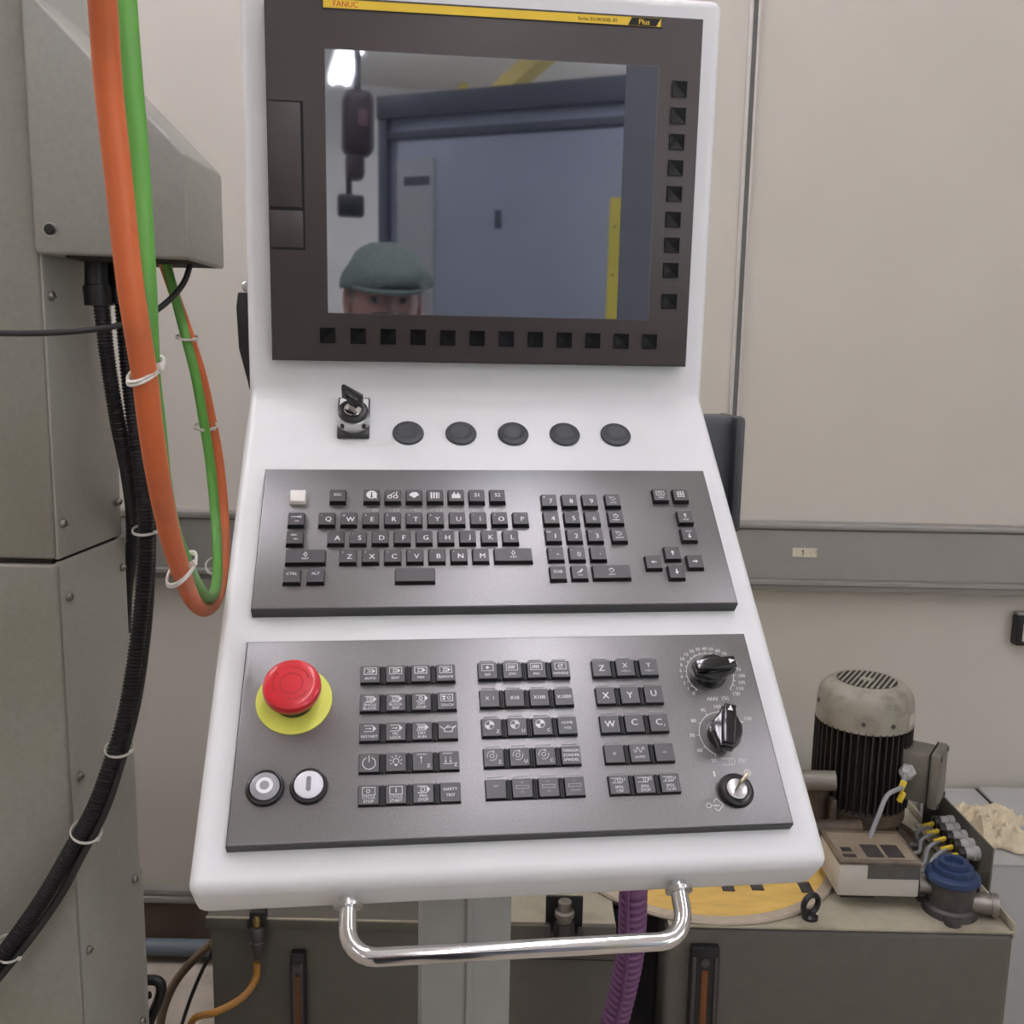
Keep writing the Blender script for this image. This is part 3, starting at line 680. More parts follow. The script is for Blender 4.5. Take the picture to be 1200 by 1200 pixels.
lk = put('key_lock', B().lathe([(.0131, 0), (.0133, .0015), (.0122, .0040), (.0105, .0048), (.0086, .0044), (.0080, .0036), (0, .0036)], 44), blackM, opp, LO @ T(.3625, -.1352, .010))
put('lock_face', B().lathe([(.0078, .0034), (.0078, .0050), (.0072, .0054), (0, .0054)], 36), steelM, lk)
k2 = thing('key', 'small bare metal key pushed into the round lock at the lower right', 'key', MO @ T(.3625, -.1352, .0154) @ Matrix.Rotation(radians(42), 4, 'Z'))
put('key_blade', B().box((0, 0, .005), (.0065, .0016, .010), .0003), steelM, k2)
put('key_bow', B().box((0, 0, .0145), (.0100, .0020, .0110), .0007).box((0, 0, .0092), (.0070, .0018, .003), .0004), mat('brass_key', (196,182,158), .3, metal=.9), k2)

# ------------------------------------------------------------------ machine cabinet on the left
YC = 1.20
cA = at(65, 657, YC); zsp = cA.z - .0015; xe = cA.x
sb = cast(143, 627, (0, 0, cA.z), (0, 0, 1))           # rear edge of the side face at the same height
cab = thing('machine_cabinet', 'olive grey sheet metal machine cabinet with screwed side panels at the left edge', 'cabinet', (-.95, 1.35, 0))
LCb = cab.matrix_world.inverted() if False else T(.95, -1.35, 0)
ns = Vector((sb.y-YC, -(sb.x-xe), 0)).normalized()     # outward normal of the side face
if ns.x < 0: ns = -ns
sd = Vector((sb.x-xe, sb.y-YC, 0)); SL = sd.length; sd.normalize()
put('core', B().prism([(-1.5, YC+.006), (xe-.008, YC+.006), (xe-.008+sd.x*SL, sb.y-.003), (-.78, sb.y-.003), (-.78, 1.42), (-1.5, 1.42)], .0, 2.4), seamM, cab, LCb)
def sheet(name, a, b_, z0, z1, m, th=.004, bev=.0025):
    a = Vector(a); b_ = Vector(b_); d = (b_-a).normalized(); n = Vector((d.y, -d.x))
    return put(name, B().prism([tuple(a), tuple(b_), tuple(b_-n*th), tuple(a-n*th)], z0, z1, bev, None, 3), m, cab, LCb)
sheet('front_panel', (-1.5, YC), (xe, YC), zsp+.003, 1.98, machM, .006, .004)
sheet('front_panel', (-1.5, YC-.003), (xe+.003, YC-.003), .02, zsp-.003, machM, .008, .0055)
s0 = Vector((xe+.003, YC+.003)); s1 = Vector((sb.x, sb.y))
sheet('side_panel', s0, s1, zsp+.002, 1.98, machsM, .006, .0015)
sheet('side_panel', s0, s1+Vector((.002, .004)), .02, zsp-.0015, machsM, .006, .0015)
sheet('rear_panel', (sb.x-.004, sb.y), (-.78, sb.y), .02, 1.98, machsM, .004, .001)
fl = cast(171, 1130, (*s1, 0), ns)
ftop = cast(168, 1016, (*s1, 0), ns).z
put('side_flange', B().prism([(s1.x, s1.y), (s1.x+sd.x*.016, s1.y+.016), (s1.x+sd.x*.016-.003, s1.y+.016), (s1.x-.004, s1.y)], .05, ftop), machsM, cab, LCb)
qx = Vector((0, 0, 1)).rotation_difference(ns).to_matrix().to_4x4()
g = B().lathe([(.0056, 0), (.0058, .0014), (.0052, .0034), (.0036, .0052), (.0018, .0060), (0, .0062)], 20); scm = g.mesh('screw'); scm.materials.append(bsteelM)
slm = B().box((0, 0, .0054), (.0070, .0011, .0018)).mesh('slot', False); slm.materials.append(grooveM)
for px, py in ((59, 346), (73, 613), (138, 588), (80, 699), (143, 665), (93, 909), (157, 1030), (103, 1113), (166, 1196)):
    c = cast(px, py, (*s0, 0), ns)
    s_ = put('screw', scm, None, cab, LCb @ Matrix.Translation(c) @ qx)
    put('slot', slm, None, s_, Matrix.Rotation(random.uniform(0, 3), 4, 'Z'))

# ------------------------------------------------------------------ cable cover on the cabinet's side
yb0, yb1 = 1.185, 1.325
P2 = lambda px, py: (at(px, py, yb0).x, at(px, py, yb0).z)
p = [P2(62, 297), P2(222, 304), P2(217.5, 181), P2(45, 2), P2(45, -40)]
xl = cA.x+.004
poly = [(xl, p[0][1]), p[1], p[2], p[3], (xl, p[3][1]+.02)]
cov = thing('connector_cover', 'grey sheet metal cable cover with a sloping top on the cabinet side', 'cover', (xl, 1.26, p[0][1]))
LV = T(-xl, -1.26, -p[0][1])
XZY = Matrix(((1,0,0,0),(0,0,1,0),(0,1,0,0),(0,0,0,1)))
put('shell', B().prism(poly, yb0, yb1, .0042, XZY, 3), boxM, cov, LV)
put('side_flange', B().span((xl-.006, yb0+.012, p[0][1]+.006), (xl+.010, yb0+.03, 2.0), .002), boxM, cov, LV)
put('bottom_lip', B().span((xl+.03, yb0+.012, p[0][1]-.004), (p[1][0]-.006, yb1-.01, p[0][1]+.004), .001), seamM, cov, LV)
c = at(57, 269, yb0)
s_ = put('screw', B().lathe([(.0062, 0), (.0064, .003), (.005, .0052), (0, .0054)], 20, Matrix.Translation((c.x+.002, yb0-.0005, c.z)) @ Matrix.Rotation(pi/2, 4, 'X')), blackM, cov, LV)
put('washer', B().lathe([(.0085, 0), (.0085, .001), (0, .001)], 24, Matrix.Translation((c.x+.002, yb0+.0002, c.z)) @ Matrix.Rotation(pi/2, 4, 'X')), steelM, s_)

# ------------------------------------------------------------------ cables and conduits
def path(l, n=8): return spline([at(x, y, Y) for x, y, Y in l], n)
def corrugated(pts, r, pitch, amp=.16, seg=14):
    pts = resample(pts, pitch/4)
    return B().tube(pts, r, seg, rad=lambda i: r*(1, 1, 1-amp, 1-amp)[i % 4])
zbot = p[0][1]
def onbot(px, Y): return at(px, 305, Y)
bA = [(117, 318, 1.255), (119, 360, 1.25), (126, 420, 1.245), (137, 490, 1.25), (150, 555, 1.30), (156, 610, 1.37), (153, 655, 1.41), (148, 690, 1.43), (146, 740, 1.44)]
cA_ = tag(put('conduit', corrugated(path([(117, 340, 1.255)]+bA[1:]), .0098, .0042), corrM), 'black corrugated conduit bending behind the cabinet below the cable cover', 'conduit')
put('conduit_fitting', B().tube([at(113, 300, 1.255), at(113.5, 312, 1.255), at(114, 334, 1.255), at(114.2, 335, 1.255), at(116, 358, 1.255)], .0125, 20, rad=lambda i: (.0145, .0145, .0150, .0172, .0172)[i]), blackM, cA_)
put('fitting_ring', B().tube([at(114.5, 337, 1.255), at(114.9, 343, 1.255)], .0178, 20), blackM, cA_)
bB = [(142, 318, 1.275), (144, 360, 1.275), (150, 430, 1.265), (158, 500, 1.25), (167, 565, 1.24), (171.5, 620, 1.23), (169, 680, 1.225), (162, 745, 1.215), (154, 800, 1.205), (144, 850, 1.195), (128, 900, 1.18), (109, 950, 1.17), (81, 1000, 1.165), (52, 1050, 1.16), (17, 1100, 1.15), (-30, 1160, 1.13), (-90, 1230, 1.1)]
cB_ = tag(put('conduit', corrugated(path([(143, 335, 1.275)]+bB[1:]), .0103, .0046), corrM), 'long black corrugated conduit sweeping down across the cabinet to the lower left', 'conduit')
put('conduit_fitting', B().tube([at(140, 300, 1.275), at(141, 334, 1.275), at(141.2, 336, 1.275), at(143, 356, 1.275)], .0125, 20, rad=lambda i: (.014, .0145, .0160, .0160)[i]), blackM, cB_)
tag(put('power_cable', B().tube(path([(150, 304, 1.285), (152, 360, 1.29), (160, 440, 1.285), (171, 520, 1.272), (176, 560, 1.262), (178, 620, 1.25), (176, 690, 1.24), (170, 760, 1.23), (159, 830, 1.212), (142, 893, 1.192), (123, 950, 1.178), (97, 1000, 1.172), (70, 1050, 1.168), (35, 1100, 1.158), (-12, 1158, 1.138), (-72, 1228, 1.108)]), .0056, 12), cableM), 'smooth black cable tied alongside the long corrugated conduit', 'cable')
tag(put('signal_cable', B().tube(path([(-60, 388, 1.10), (0, 390.5, 1.11), (60, 390, 1.12), (110, 386, 1.14), (145, 380, 1.17), (176, 368, 1.20), (200, 350, 1.225), (216, 330, 1.24), (224, 306, 1.25)]), .0036, 10), cableM), 'thin black cable running left from the cable cover, across the cabinet', 'cable')
og = [(116, -60, .48), (120, 0, .49), (127, 100, .50), (138, 200, .505), (152.5, 333, .51), (169, 437, .52), (176.5, 500, .535), (185.5, 560, .56), (197.5, 620, .61), (209, 660, .65), (219.5, 690, .72), (229, 708, .83), (241, 715, .96), (252, 706, 1.06), (259, 684, 1.14), (263, 650, 1.20), (262, 600, 1.25), (256, 540, 1.27), (247, 490, 1.28), (236, 440, 1.28), (222, 395, 1.275), (208, 355, 1.27), (191, 306, 1.265)]
gr = [(144, -60, .575), (147, 0, .57), (154.5, 100, .56), (162.5, 200, .55), (170, 333, .535), (174.5, 437, .537), (182, 500, .551), (188.5, 560, .577), (200.5, 620, .628), (216, 660, .675), (229, 686, .77), (238, 698, .88), (246, 700, .98), (252.5, 690, 1.08), (255, 662, 1.15), (252, 600, 1.21), (246, 540, 1.235), (238, 490, 1.245), (229, 440, 1.25), (217, 393, 1.255), (207, 355, 1.26), (194, 306, 1.262)]
def hang(l):                              # the cable comes down from the ceiling
    q = [at(x, y, Y) for x, y, Y in l]; d = q[0]-q[1]
    top = q[0]+d.normalized()*.25
    return spline([Vector((top.x-.02, top.y-.03, ZC)), Vector((top.x-.01, top.y-.02, 2.7)), top]+q, 8)
tag(put('motor_cable', B().tube(hang(og), .0066, 16), orangeM), 'thick orange cable hanging in a loop from above to the cable cover', 'cable')
tag(put('encoder_cable', B().tube(hang(gr), .0060, 16), greenM), 'green cable hanging in a loop beside the thick orange one', 'cable')
def tie(px, py, Y, rx, ry, ang, label, tail=(.004, .002), tilt=.15, w=.0020):
    c = at(px, py, Y)
    view = (c-EYE).normalized()
    m = Matrix.Translation(c) @ Matrix.Rotation(ang, 4, 'Y') @ Matrix.Rotation(tilt, 4, 'X') @ Matrix.Diagonal((1, ry/rx, 1, 1))
    r = thing('cable_tie', label, 'cable tie', c)
    mi = Matrix.Translation(-c)
    put('strap', B().torus(rx, w*.45, mi @ m, 30, 8).torus(rx, w*.45, mi @ Matrix.Translation((0, 0, w*.8)) @ m, 30, 8), tieM, r)
    put('tie_head', B().box((rx*.98, -ry*.35, 0), (.0052, .0045, .0042), .0007, mi @ Matrix.Translation(c) @ Matrix.Rotation(ang, 4, 'Y')), tieM, r)
tie(171, 436, .529, .0092, .0178, -.30, 'white cable tie round the orange and green cables level with the display lower edge', tilt=.35)
tie(213, 668, .662, .0118, .0200, -.55, 'white cable tie near the bottom of the orange cable loop', tilt=.35)
tie(219.5, 396, 1.262, .0125, .0200, .15, 'upper white tie on the thin returning green and orange pair')
tie(241, 500, 1.258, .0125, .0220, .15, 'middle white tie on the returning green and orange pair')
tie(256, 664, 1.175, .0135, .0260, .5, 'lowest white tie on the returning green and orange pair')
tie(171, 621, 1.238, .0150, .0230, .1, 'white tie on the black conduit level with the wall trunking')
tie(140, 877, 1.192, .0175, .0180, .1, 'white tie on the conduit at the emergency stop height', tilt=.3)
tie(101, 975, 1.172, .0185, .0190, .35, 'white tie on the conduit where it crosses the cabinet corner', tilt=.3)
tie(10, 1112, 1.155, .0190, .0200, .45, 'white tie on the conduit at the lower left corner', tilt=.3)

# ------------------------------------------------------------------ tanks
ZT, YT = .55, 1.54
XRt0, XRt1 = at(781, 1090, YT).x, at(1191, 1086, YT).x
tk = thing('hydraulic_tank', 'olive grey hydraulic tank carrying the motor and pump at the right', 'tank', ((XRt0+XRt1)/2, YT+.3, 0))
LT = T(-(XRt0+XRt1)/2, -(YT+.3), 0)
put('tank_body', B().span((XRt0, YT, 0), (XRt1, 2.16, ZT-.003), .012, seg=3), tankM, tk, LT)
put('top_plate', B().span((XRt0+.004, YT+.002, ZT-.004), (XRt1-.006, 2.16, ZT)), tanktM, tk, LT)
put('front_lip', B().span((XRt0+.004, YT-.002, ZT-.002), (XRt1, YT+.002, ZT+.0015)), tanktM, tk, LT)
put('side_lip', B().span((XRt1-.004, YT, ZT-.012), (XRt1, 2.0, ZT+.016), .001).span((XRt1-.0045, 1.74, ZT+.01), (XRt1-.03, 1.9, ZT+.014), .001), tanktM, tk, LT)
def gauge(parent, L, px, pxw, py0, py1, label):
    a = at(px-pxw/2, py0, YT); b_ = at(px+pxw/2, py1, YT); xc = (a.x+b_.x)/2; w = b_.x-a.x; h = a.z-b_.z
    g_ = put('oil_gauge', B().span((a.x, YT-.018, b_.z), (b_.x, YT, a.z), .003), blackM, parent, L); g_['label'] = label
    put('gauge_frame', B().span((a.x+.003, YT-.0205, b_.z+.028), (a.x+.0085, YT-.017, a.z-.016), .001).span((b_.x-.0085, YT-.0205, b_.z+.028), (b_.x-.003, YT-.017, a.z-.016), .001), castM, g_)
    put('sight_glass', B().span((xc-.0055, YT-.0195, b_.z+.035), (xc+.0055, YT-.017, a.z-.04), .001), gaugeM, g_)
    put('gauge_bolt', B().lathe([(.007, 0), (.007, .004), (0, .004)], 20, Matrix.Translation((xc, YT-.017, a.z-.026)) @ Matrix.Rotation(pi/2, 4, 'X')), castM, g_)
    put('gauge_bolt', B().lathe([(.007, 0), (.007, .004), (0, .004)], 20, Matrix.Translation((xc, YT-.017, b_.z+.02)) @ Matrix.Rotation(pi/2, 4, 'X')), castM, g_)
gauge(tk, LT, 822, 27, 1104, 1222, 'black oil level gauge with an amber sight glass')
XL0, XL1 = at(247, 1095, YT).x, at(721, 1095, YT).x
tl = thing('coolant_tank', 'olive grey tank with an overhanging lid behind the console pole', 'tank', ((XL0+XL1)/2, YT+.3, 0))
LL = T(-(XL0+XL1)/2, -(YT+.3), 0)
put('tank_body', B().span((XL0, YT, 0), (XL1, 2.1, ZT-.005), .004), tankM, tl, LL)
xsp = at(575, 1085, YT).x
lid = put('lid', B().span((XL0-.005, YT-.006, ZT-.003), (xsp, 2.1, ZT)), tankM, tl, LL)  # lid section in the shaded tone, console shadow put into its colour
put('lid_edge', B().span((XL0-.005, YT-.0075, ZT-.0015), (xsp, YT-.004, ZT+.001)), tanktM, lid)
put('lit_lid_part', B().span((xsp, YT-.006, ZT-.003), (XL1, 2.1, ZT)), tanktM, tl, LL)  # rest of the same lid, light put into its colour
n0, n1 = at(292, 1085, YT).x, at(311, 1085, YT).x

put('lid_flange', B().span((XL0-.006, YT-.007, ZT-.02), (n0, YT-.002, ZT), .001).span((n1, YT-.007, ZT-.02), (at(600, 1085, YT).x, YT-.002, ZT), .001), tankM, lid)
bpy.context.view_layer.update()
put('front_rail', B().span((at(598, 1085, YT).x, YT-.012, at(600, 1118, YT).z), (XL1, YT, ZT+.001), .002), tankM, tl, LL)
put('rail_shadow_gap', B().span((at(600, 1085, YT).x, YT-.006, at(600, 1121, YT).z), (XL1-.002, YT, at(600, 1117, YT).z)), seamM, tl, LL)
gauge(tl, LL, 352, 19, 1111, 1228, 'black oil level gauge with a dark red sight glass')
# connector and amber hose at the left tank
cc = at(301, 1082, YT-.02)
cn = thing('hose_connector', 'dark threaded connector with a brass tip on the left tank lid', 'connector', cc)
put('bracket', B().box((0, .012, .004), (.026, .02, .028), .001), blackM, cn)
put('brass_tip', B().lathe([(.0065, -.004), (.0065, .006), (.004, .012), (0, .013)], 20), mat('brass', (150,128,84), .35, metal=.9), cn)
put('nut', B().lathe([(.0085, -.05), (.0125, -.044), (.0125, -.032), (.0105, -.030), (.0125, -.027), (.0125, -.012), (.0085, -.006)], 20), castM, cn)
put('sleeve', B().lathe([(.0070, -.062), (.0070, -.048), (.0085, -.046)], 20), rustM, cn)
tag(put('amber_hose', B().tube(path([(301, 1128, YT-.02), (300, 1145, YT-.025), (290, 1163, YT-.04), (272, 1177, YT-.06), (250, 1187, YT-.07), (236, 1190, YT-.05), (240, 1182, YT-.0), (262, 1178, YT+.02)][:6]+[(226, 1196, YT-.04), (215, 1220, YT)]), .0062, 12), hoseM), 'amber hose curving down left from the dark connector', 'hose')
tag(put('floor_hose', B().tube(path([(248, 1106, 1.80), (238, 1114, 1.80), (222, 1130, 1.80), (206, 1150, 1.80), (194, 1175, 1.79), (188, 1200, 1.78), (184, 1240, 1.76)]), .0085, 12), brownhM), 'brown hose arching beside the machine cabinet foot', 'hose')
tag(put('floor_cable', B().tube(path([(250, 1112, 1.72), (238, 1135, 1.72), (224, 1168, 1.72), (212, 1205, 1.72), (204, 1240, 1.72)]), .0036, 8), cableM), 'thin straight black cable beside the brown hose', 'cable')
pa = atz(100, 1112, .03); 
tag(put('floor_pipe', B().cyl((-1.5, YB-.05, at(200, 1110, YB-.05).z), (XL0+.35, YB-.05, at(200, 1110, YB-.05).z), .0205, seg=24), pipeM), 'blue grey pipe lying along the foot of the back wall', 'pipe')
br = thing('black_bracket', 'black bent bracket sticking out beside the cabinet foot', 'bracket', at(175, 1180, 1.45))
for nm_, pt in (('arm', [(160, 1149, 1.45), (183, 1149, 1.45), (189, 1158, 1.45), (186, 1172, 1.45), (178, 1190, 1.45), (168, 1215, 1.45)]),):
    put(nm_, B().tube([q-br.location for q in path(pt)], .0085, 10), blackM, br)
put('cross_bar', B().tube([at(158, 1170, 1.46)-br.location, at(176, 1166, 1.46)-br.location], .006, 10), blackM, br)
# fitting seen between pole and purple hose
fp = atz(661, 1083, ZT); fp.y = max(fp.y, YT+.02)
ft = thing('hydraulic_fitting', 'hexagonal hose fitting in a dark frame between pole and purple hose', 'fitting', Vector((at(661, 1090, YT-.03).x, YT-.035, at(661, 1098, YT-.035).z)))
put('frame_plate', B().box((0, .018, .030), (.062, .006, .066), .002), blackM, ft)
put('hex_nut', B().lathe([(.0175, .0), (.0165, .028)], 6), castM, ft)
put('tip', B().lathe([(.012, .028), (.012, .036), (.016, .038), (.016, .046), (.011, .048), (.011, .064), (0, .066)], 24), bsteelM, ft)
put('side_lug', B().box((-.028, 0, .008), (.010, .014, .03), .003).box((.026, 0, .004), (.010, .014, .024), .003), castM, ft)
# purple hose
h0 = at(744, 1000, 1.40)
ph = [Vector((h0.x, 1.0, 1.36)), Vector((h0.x, 1.15, 1.22)), Vector((h0.x, 1.33, .95))]
ph = spline(ph+[at(*q_) for q_ in ((744, 1000, 1.40), (742, 1045, 1.40), (741, 1085, 1.41), (738, 1120, 1.42), (731, 1155, 1.43), (721, 1195, 1.44), (708, 1240, 1.45), (690, 1300, 1.46))], 12)
pu = tag(put('corrugated_hose', corrugated(ph, .0222, .0125, .12, 18), purpM), 'purple corrugated hose hanging below the console right of the pole', 'hose')
put('seam_strip', B().tube([q+Vector((-.011+.012*min(1, max(0, (i_-56)/50)), -.0205, 0)) for i_, q in enumerate(ph)], .0038, 8), purpM, pu)
put('gap_shade_sheet', B().span((XL1+.002, YT+.08, 0), (XRt0-.002, YT+.09, ZT-.02)), grooveM, tk, LT)  # black sheet standing in for the shade between the tanks
# yellow board lying on the tank
bc = Vector(((at(847, 1080, YT).x), YT+.262, ZT))
bd = thing('round_board', 'round yellow board with a pale worn rim lying on the tank top', 'board', bc)
put('rim', B().lathe([(.262, 0), (.264, .004), (.262, .008), (.244, .008)], 64), rimM, bd)
put('face', B().lathe([(.244, .0), (.244, .0082), (0, .0082)], 64), woodM, bd)
for k, (px, py) in enumerate(((886, 1037), (944, 1040), (852, 1038))):
    q = atz(px, py, ZT+.009)-bc; put('dark_patch', B().box((q.x, q.y, .0092), (.022, .035, .002), .0005, Matrix.Identity(4)), castM, bd)
# lifting eye
le = atz(949, 1076, ZT)
ey = thing('lifting_eye', 'black ring lifting eye standing on the tank front edge', 'lifting eye', le)
put('ring', B().torus(.0165, .0052, T(0, 0, .026) @ Matrix.Rotation(radians(28), 4, 'Z') @ Matrix.Rotation(pi/2, 4, 'X'), 32, 12), blackM, ey)
put('eye_base', B().lathe([(.0135, 0), (.0135, .005), (.008, .009), (.007, .013)], 24), blackM, ey)

# ------------------------------------------------------------------ pump motor
YM = 1.86
mb = at(1002, 975, YM); mc = Vector((mb.x, YM, ZT))
mo = thing('pump_motor', 'upright electric motor with a pale dented fan cowl and dark cooling fins', 'motor', mc)
zt1 = at(1010, 797, YM).z-ZT; zc0 = at(1010, 861, YM-.08).z-ZT; zf0 = at(1005, 952, YM-.08).z-ZT
Rm_ = .0905
put('fan_cowl', B().lathe([(Rm_-.001, zc0), (Rm_+.001, zc0+.002), (Rm_, zt1-.040), (Rm_-.003, zt1-.022), (Rm_-.010, zt1-.010), (Rm_-.020, zt1-.002), (.060, zt1+.002), (.057, zt1+.002), (.0555, zt1-.001), (0, zt1-.001)], 56), motorM, mo)
gl = put('fan_grille', B().lathe([(.0558, zt1-.002), (.0558, zt1+.0014), (0, zt1+.0004)], 40), seamM, mo)
for k in range(-5, 6):
    x = k*.0096; L_ = (.0552**2-x*x)**.5
    put('grille_bar', B().box((0, 0, zt1+.0018), (.0036, 2*L_, .0022)), motorM, gl, Matrix.Rotation(radians(-32), 4, 'Z') @ T(x, 0, 0))
put('grille_hub', B().box((0, 0, zt1+.0016), (.026, .018, .0035), .001), motorM, gl, Matrix.Rotation(radians(-32), 4, 'Z'))
put('stator', B().lathe([(.076, zf0-.01), (.076, zc0+.01)], 40), seamM, mo)
fin = B().box((.083, 0, (zf0+zc0)/2), (.018, .0026, zc0-zf0+.008)).mesh('cooling_fin', False); fin.materials.append(finM)
for k in range(44): put('cooling_fin', fin, None, mo, Matrix.Rotation(2*pi*k/44, 4, 'Z'))
put('end_shield', B().lathe([(.088, zf0-.030), (.088, zf0-.008), (.078, zf0-.004)], 44), rustM, mo)
put('bell_housing', B().lathe([(.078, .012), (.072, zf0-.03)], 36), rustM, mo)
put('base_flange', B().lathe([(.125, 0), (.127, .003), (.127, .009), (.120, .012), (.112, .006), (0, .006)], 48), rustM, mo)
for k in range(6):
    a_ = 2*pi*k/6+.35; put('flange_bolt', B().lathe([(.008, .006), (.008, .014), (0, .014)], 6, T(.100*cos(a_), .100*sin(a_), 0)), castM, mo)
np_ = at(1060, 848, YM-.06)
a_ = radians(-40)
put('name_plate', B().box((0, 0, 0), (.030, .0015, .022), .0005, Matrix.Translation((Rm_*cos(a_)*1.005, Rm_*sin(a_)*1.005, (zc0+zt1)/2-.016)) @ Matrix.Rotation(a_+pi/2, 4, 'Z')), cboxM, mo)
for a_, z_ in ((-110, .022), (-178, .04), (-75, .02)):
    a_ = radians(a_); put('cowl_screw', B().lathe([(.004, 0), (.004, .003), (0, .0035)], 10, Matrix.Translation((Rm_*cos(a_), Rm_*sin(a_), zc0+z_)) @ Matrix.Rotation(a_, 4, 'Z') @ Matrix.Rotation(pi/2, 4, 'Y')), castM, mo)
# terminal box on the motor's right side
t0 = at(1051, 905, YM-.09); t1 = at(1098, 905, YM-.06)
tbm = Matrix.Translation((at(1072, 903, YM-.055)-mc)) @ Matrix.Rotation(radians(-33), 4, 'Z')
tb = put('terminal_box', B().box((0, 0, 0), (.062, .070, .098), .006, seg=2), tboxM, mo, tbm)
put('box_lid', B().box((.041, 0, 0), (.018, .080, .108), .005), tboxM, tb)
put('lid_seam', B().box((.031, 0, 0), (.002, .079, .107), .001), seamM, tb)
put('box_neck', B().box((-.045, .012, .0), (.04, .05, .07), .004), tboxM, tb)
for sy in (-1, 1):
    for sz in (-1, 1): put('lid_screw', B().lathe([(.005, 0), (.005, .003), (0, .0035)], 12, T(.049, sy*.032, sz*.046) @ Matrix.Rotation(pi/2, 4, 'Y')), castM, tb)
put('gland', B().lathe([(.0155, 0), (.0155, .008), (.0125, .010), (.0125, .020), (.0080, .026), (0, .026)], 6, T(-.006, -.035, .010) @ Matrix.Rotation(pi/2, 4, 'X')), glandM, tb)
gs = mc+(tbm @ Vector((-.006, -.062, .010)))
mcb = tag(put('motor_cable', B().tube(spline([gs+Vector((.004, .012, .002)), gs, gs+Vector((-.008, -.012, -.016)), at(1040, 932, 1.72), at(1029, 957, 1.70), at(1018, 985, 1.685)]), .0042, 10), gcableM), 'grey cable with yellow tags hanging from the motor terminal box', 'cable')
for t_ in (.002, .024):
    q = gs+Vector((-.007, -.010, -.013-t_)); put('wire_tag', B().box((0, 0, 0), (.008, .010, .020), .001, Matrix.Translation(q) @ Matrix.Rotation(.35, 4, 'Y')), tagM, mcb)
# pump pipework left of the motor
pp = thing('pump_pipe', 'grey pipe elbow and oily manifold left of the motor', 'pipe', at(960, 985, 1.80))
o = pp.location
e0, e1 = at(935, 914, 1.77)-o, at(979, 915, 1.76)-o
put('outlet_pipe', B().cyl(e0, e1, .0185, seg=24), tboxM, pp)
put('pipe_stem', B().cyl(at(957, 920, 1.79)-o, at(957, 990, 1.79)-o, .022, seg=20), rustM, pp)
put('suction_pipe', B().cyl(at(950, 971, 1.74)-o, at(1008, 971, 1.74)-o, .0165, seg=20), rustM, pp)
put('side_clamp', B().box(at(975, 950, 1.76)-o, (.012, .02, .05), .003), rustM, pp)
# control box with a smoked lid
YX = 1.60
a0 = at(981, 1050, YX); a1 = at(1076.5, 1050, YX); ztop = at(1030, 1014, YX).z
bx = thing('junction_box', 'pale grey enclosure with a grimy smoked lid on the tank', 'junction box', ((a0.x+a1.x)/2, YX+.055, a0.z))
LX = Matrix.Translation(-bx.location)
put('box_body', B().span((a0.x, YX, a0.z), (a1.x, YX+.112, ztop), .004, seg=2), cboxM, bx, LX)
ld = put('lid', B().span((a0.x-.001, YX-.0015, ztop+.0005), (a1.x+.001, YX+.1135, ztop+.0075), .002), lidM, bx, LX)
put('lid_frame', B().span((a0.x+.006, YX+.006, ztop+.0074), (a1.x-.006, YX+.1, ztop+.0082)), mat('lid_window', (142,130,112), .3, var=.15, scale=40, dirt=(92,78,62), dirt_scale=20, dirt_amt=.6), ld)
for x_, y_, w_, d_ in ((.010, .010, .024, .012), (.014, .03, .018, .016), (.052, .012, .030, .045), (.088, .012, .030, .045)):
    put('control_print', B().span((a0.x+x_, YX+y_, ztop+.0082), (a0.x+x_+w_, YX+y_+d_, ztop+.0086)), castM, ld)
put('rating_plate', B().span((a0.x+.050, YX-.0012, a0.z+.034), (a1.x-.0015, YX, a0.z+.060)), mat('rating_grey', (84,82,78), .4, var=.15, scale=60), bx, LX)
put('stand', B().span((a0.x+.02, YX+.04, ZT), (a0.x+.08, YX+.1, a0.z)), seamM, bx, LX)
# filter with a blue cap
YFl = 1.605
fb = at(1113, 1062, YFl); fc = Vector((fb.x, YFl, ZT))
ztp = at(1112, 1022, YFl).z-ZT
fi = thing('return_filter', 'round dark metal filter housing with a blue ribbed screw cap', 'filter', fc)
put('filter_body', B().lathe([(.046, .0), (.044, .012), (.0385, .016), (.0385, ztp-.018), (.041, ztp-.016), (.041, ztp-.010)], 40), castM, fi)
for k in range(3):
    a_ = 2*pi*k/3-pi/2-.3; put('flange_lug', B().lathe([(.014, 0), (.014, .011), (0, .011)], 16, T(.046*cos(a_), .046*sin(a_), 0)), castM, fi)
cp = put('blue_cap', B().lathe([(.0435, ztp-.012), (.0455, ztp-.009), (.0445, ztp-.002), (.036, ztp+.003), (.034, ztp+.003)], 40), blueM, fi)
put('cap_step', B().lathe([(.035, ztp+.002), (.034, ztp+.012), (.0255, ztp+.013)], 10), blueM, cp)
put('cap_hex', B().lathe([(.0265, ztp+.012), (.0255, ztp+.022), (.0165, ztp+.022), (.0145, ztp+.012), (0, ztp+.012)], 8), blueM, cp)
q = (at(1143, 1056, YFl-.01)-fc)
put('side_port', B().cyl((.030, -.012, q.z), (.066, -.022, q.z), .0175, seg=24).cyl((.060, -.0205, q.z), (.070, -.023, q.z), .0200, seg=24), bsteelM, fi)
put('rear_port', B().cyl((-.030, .006, ztp-.03), (-.056, .008, ztp-.028), .014, seg=20), bsteelM, fi)
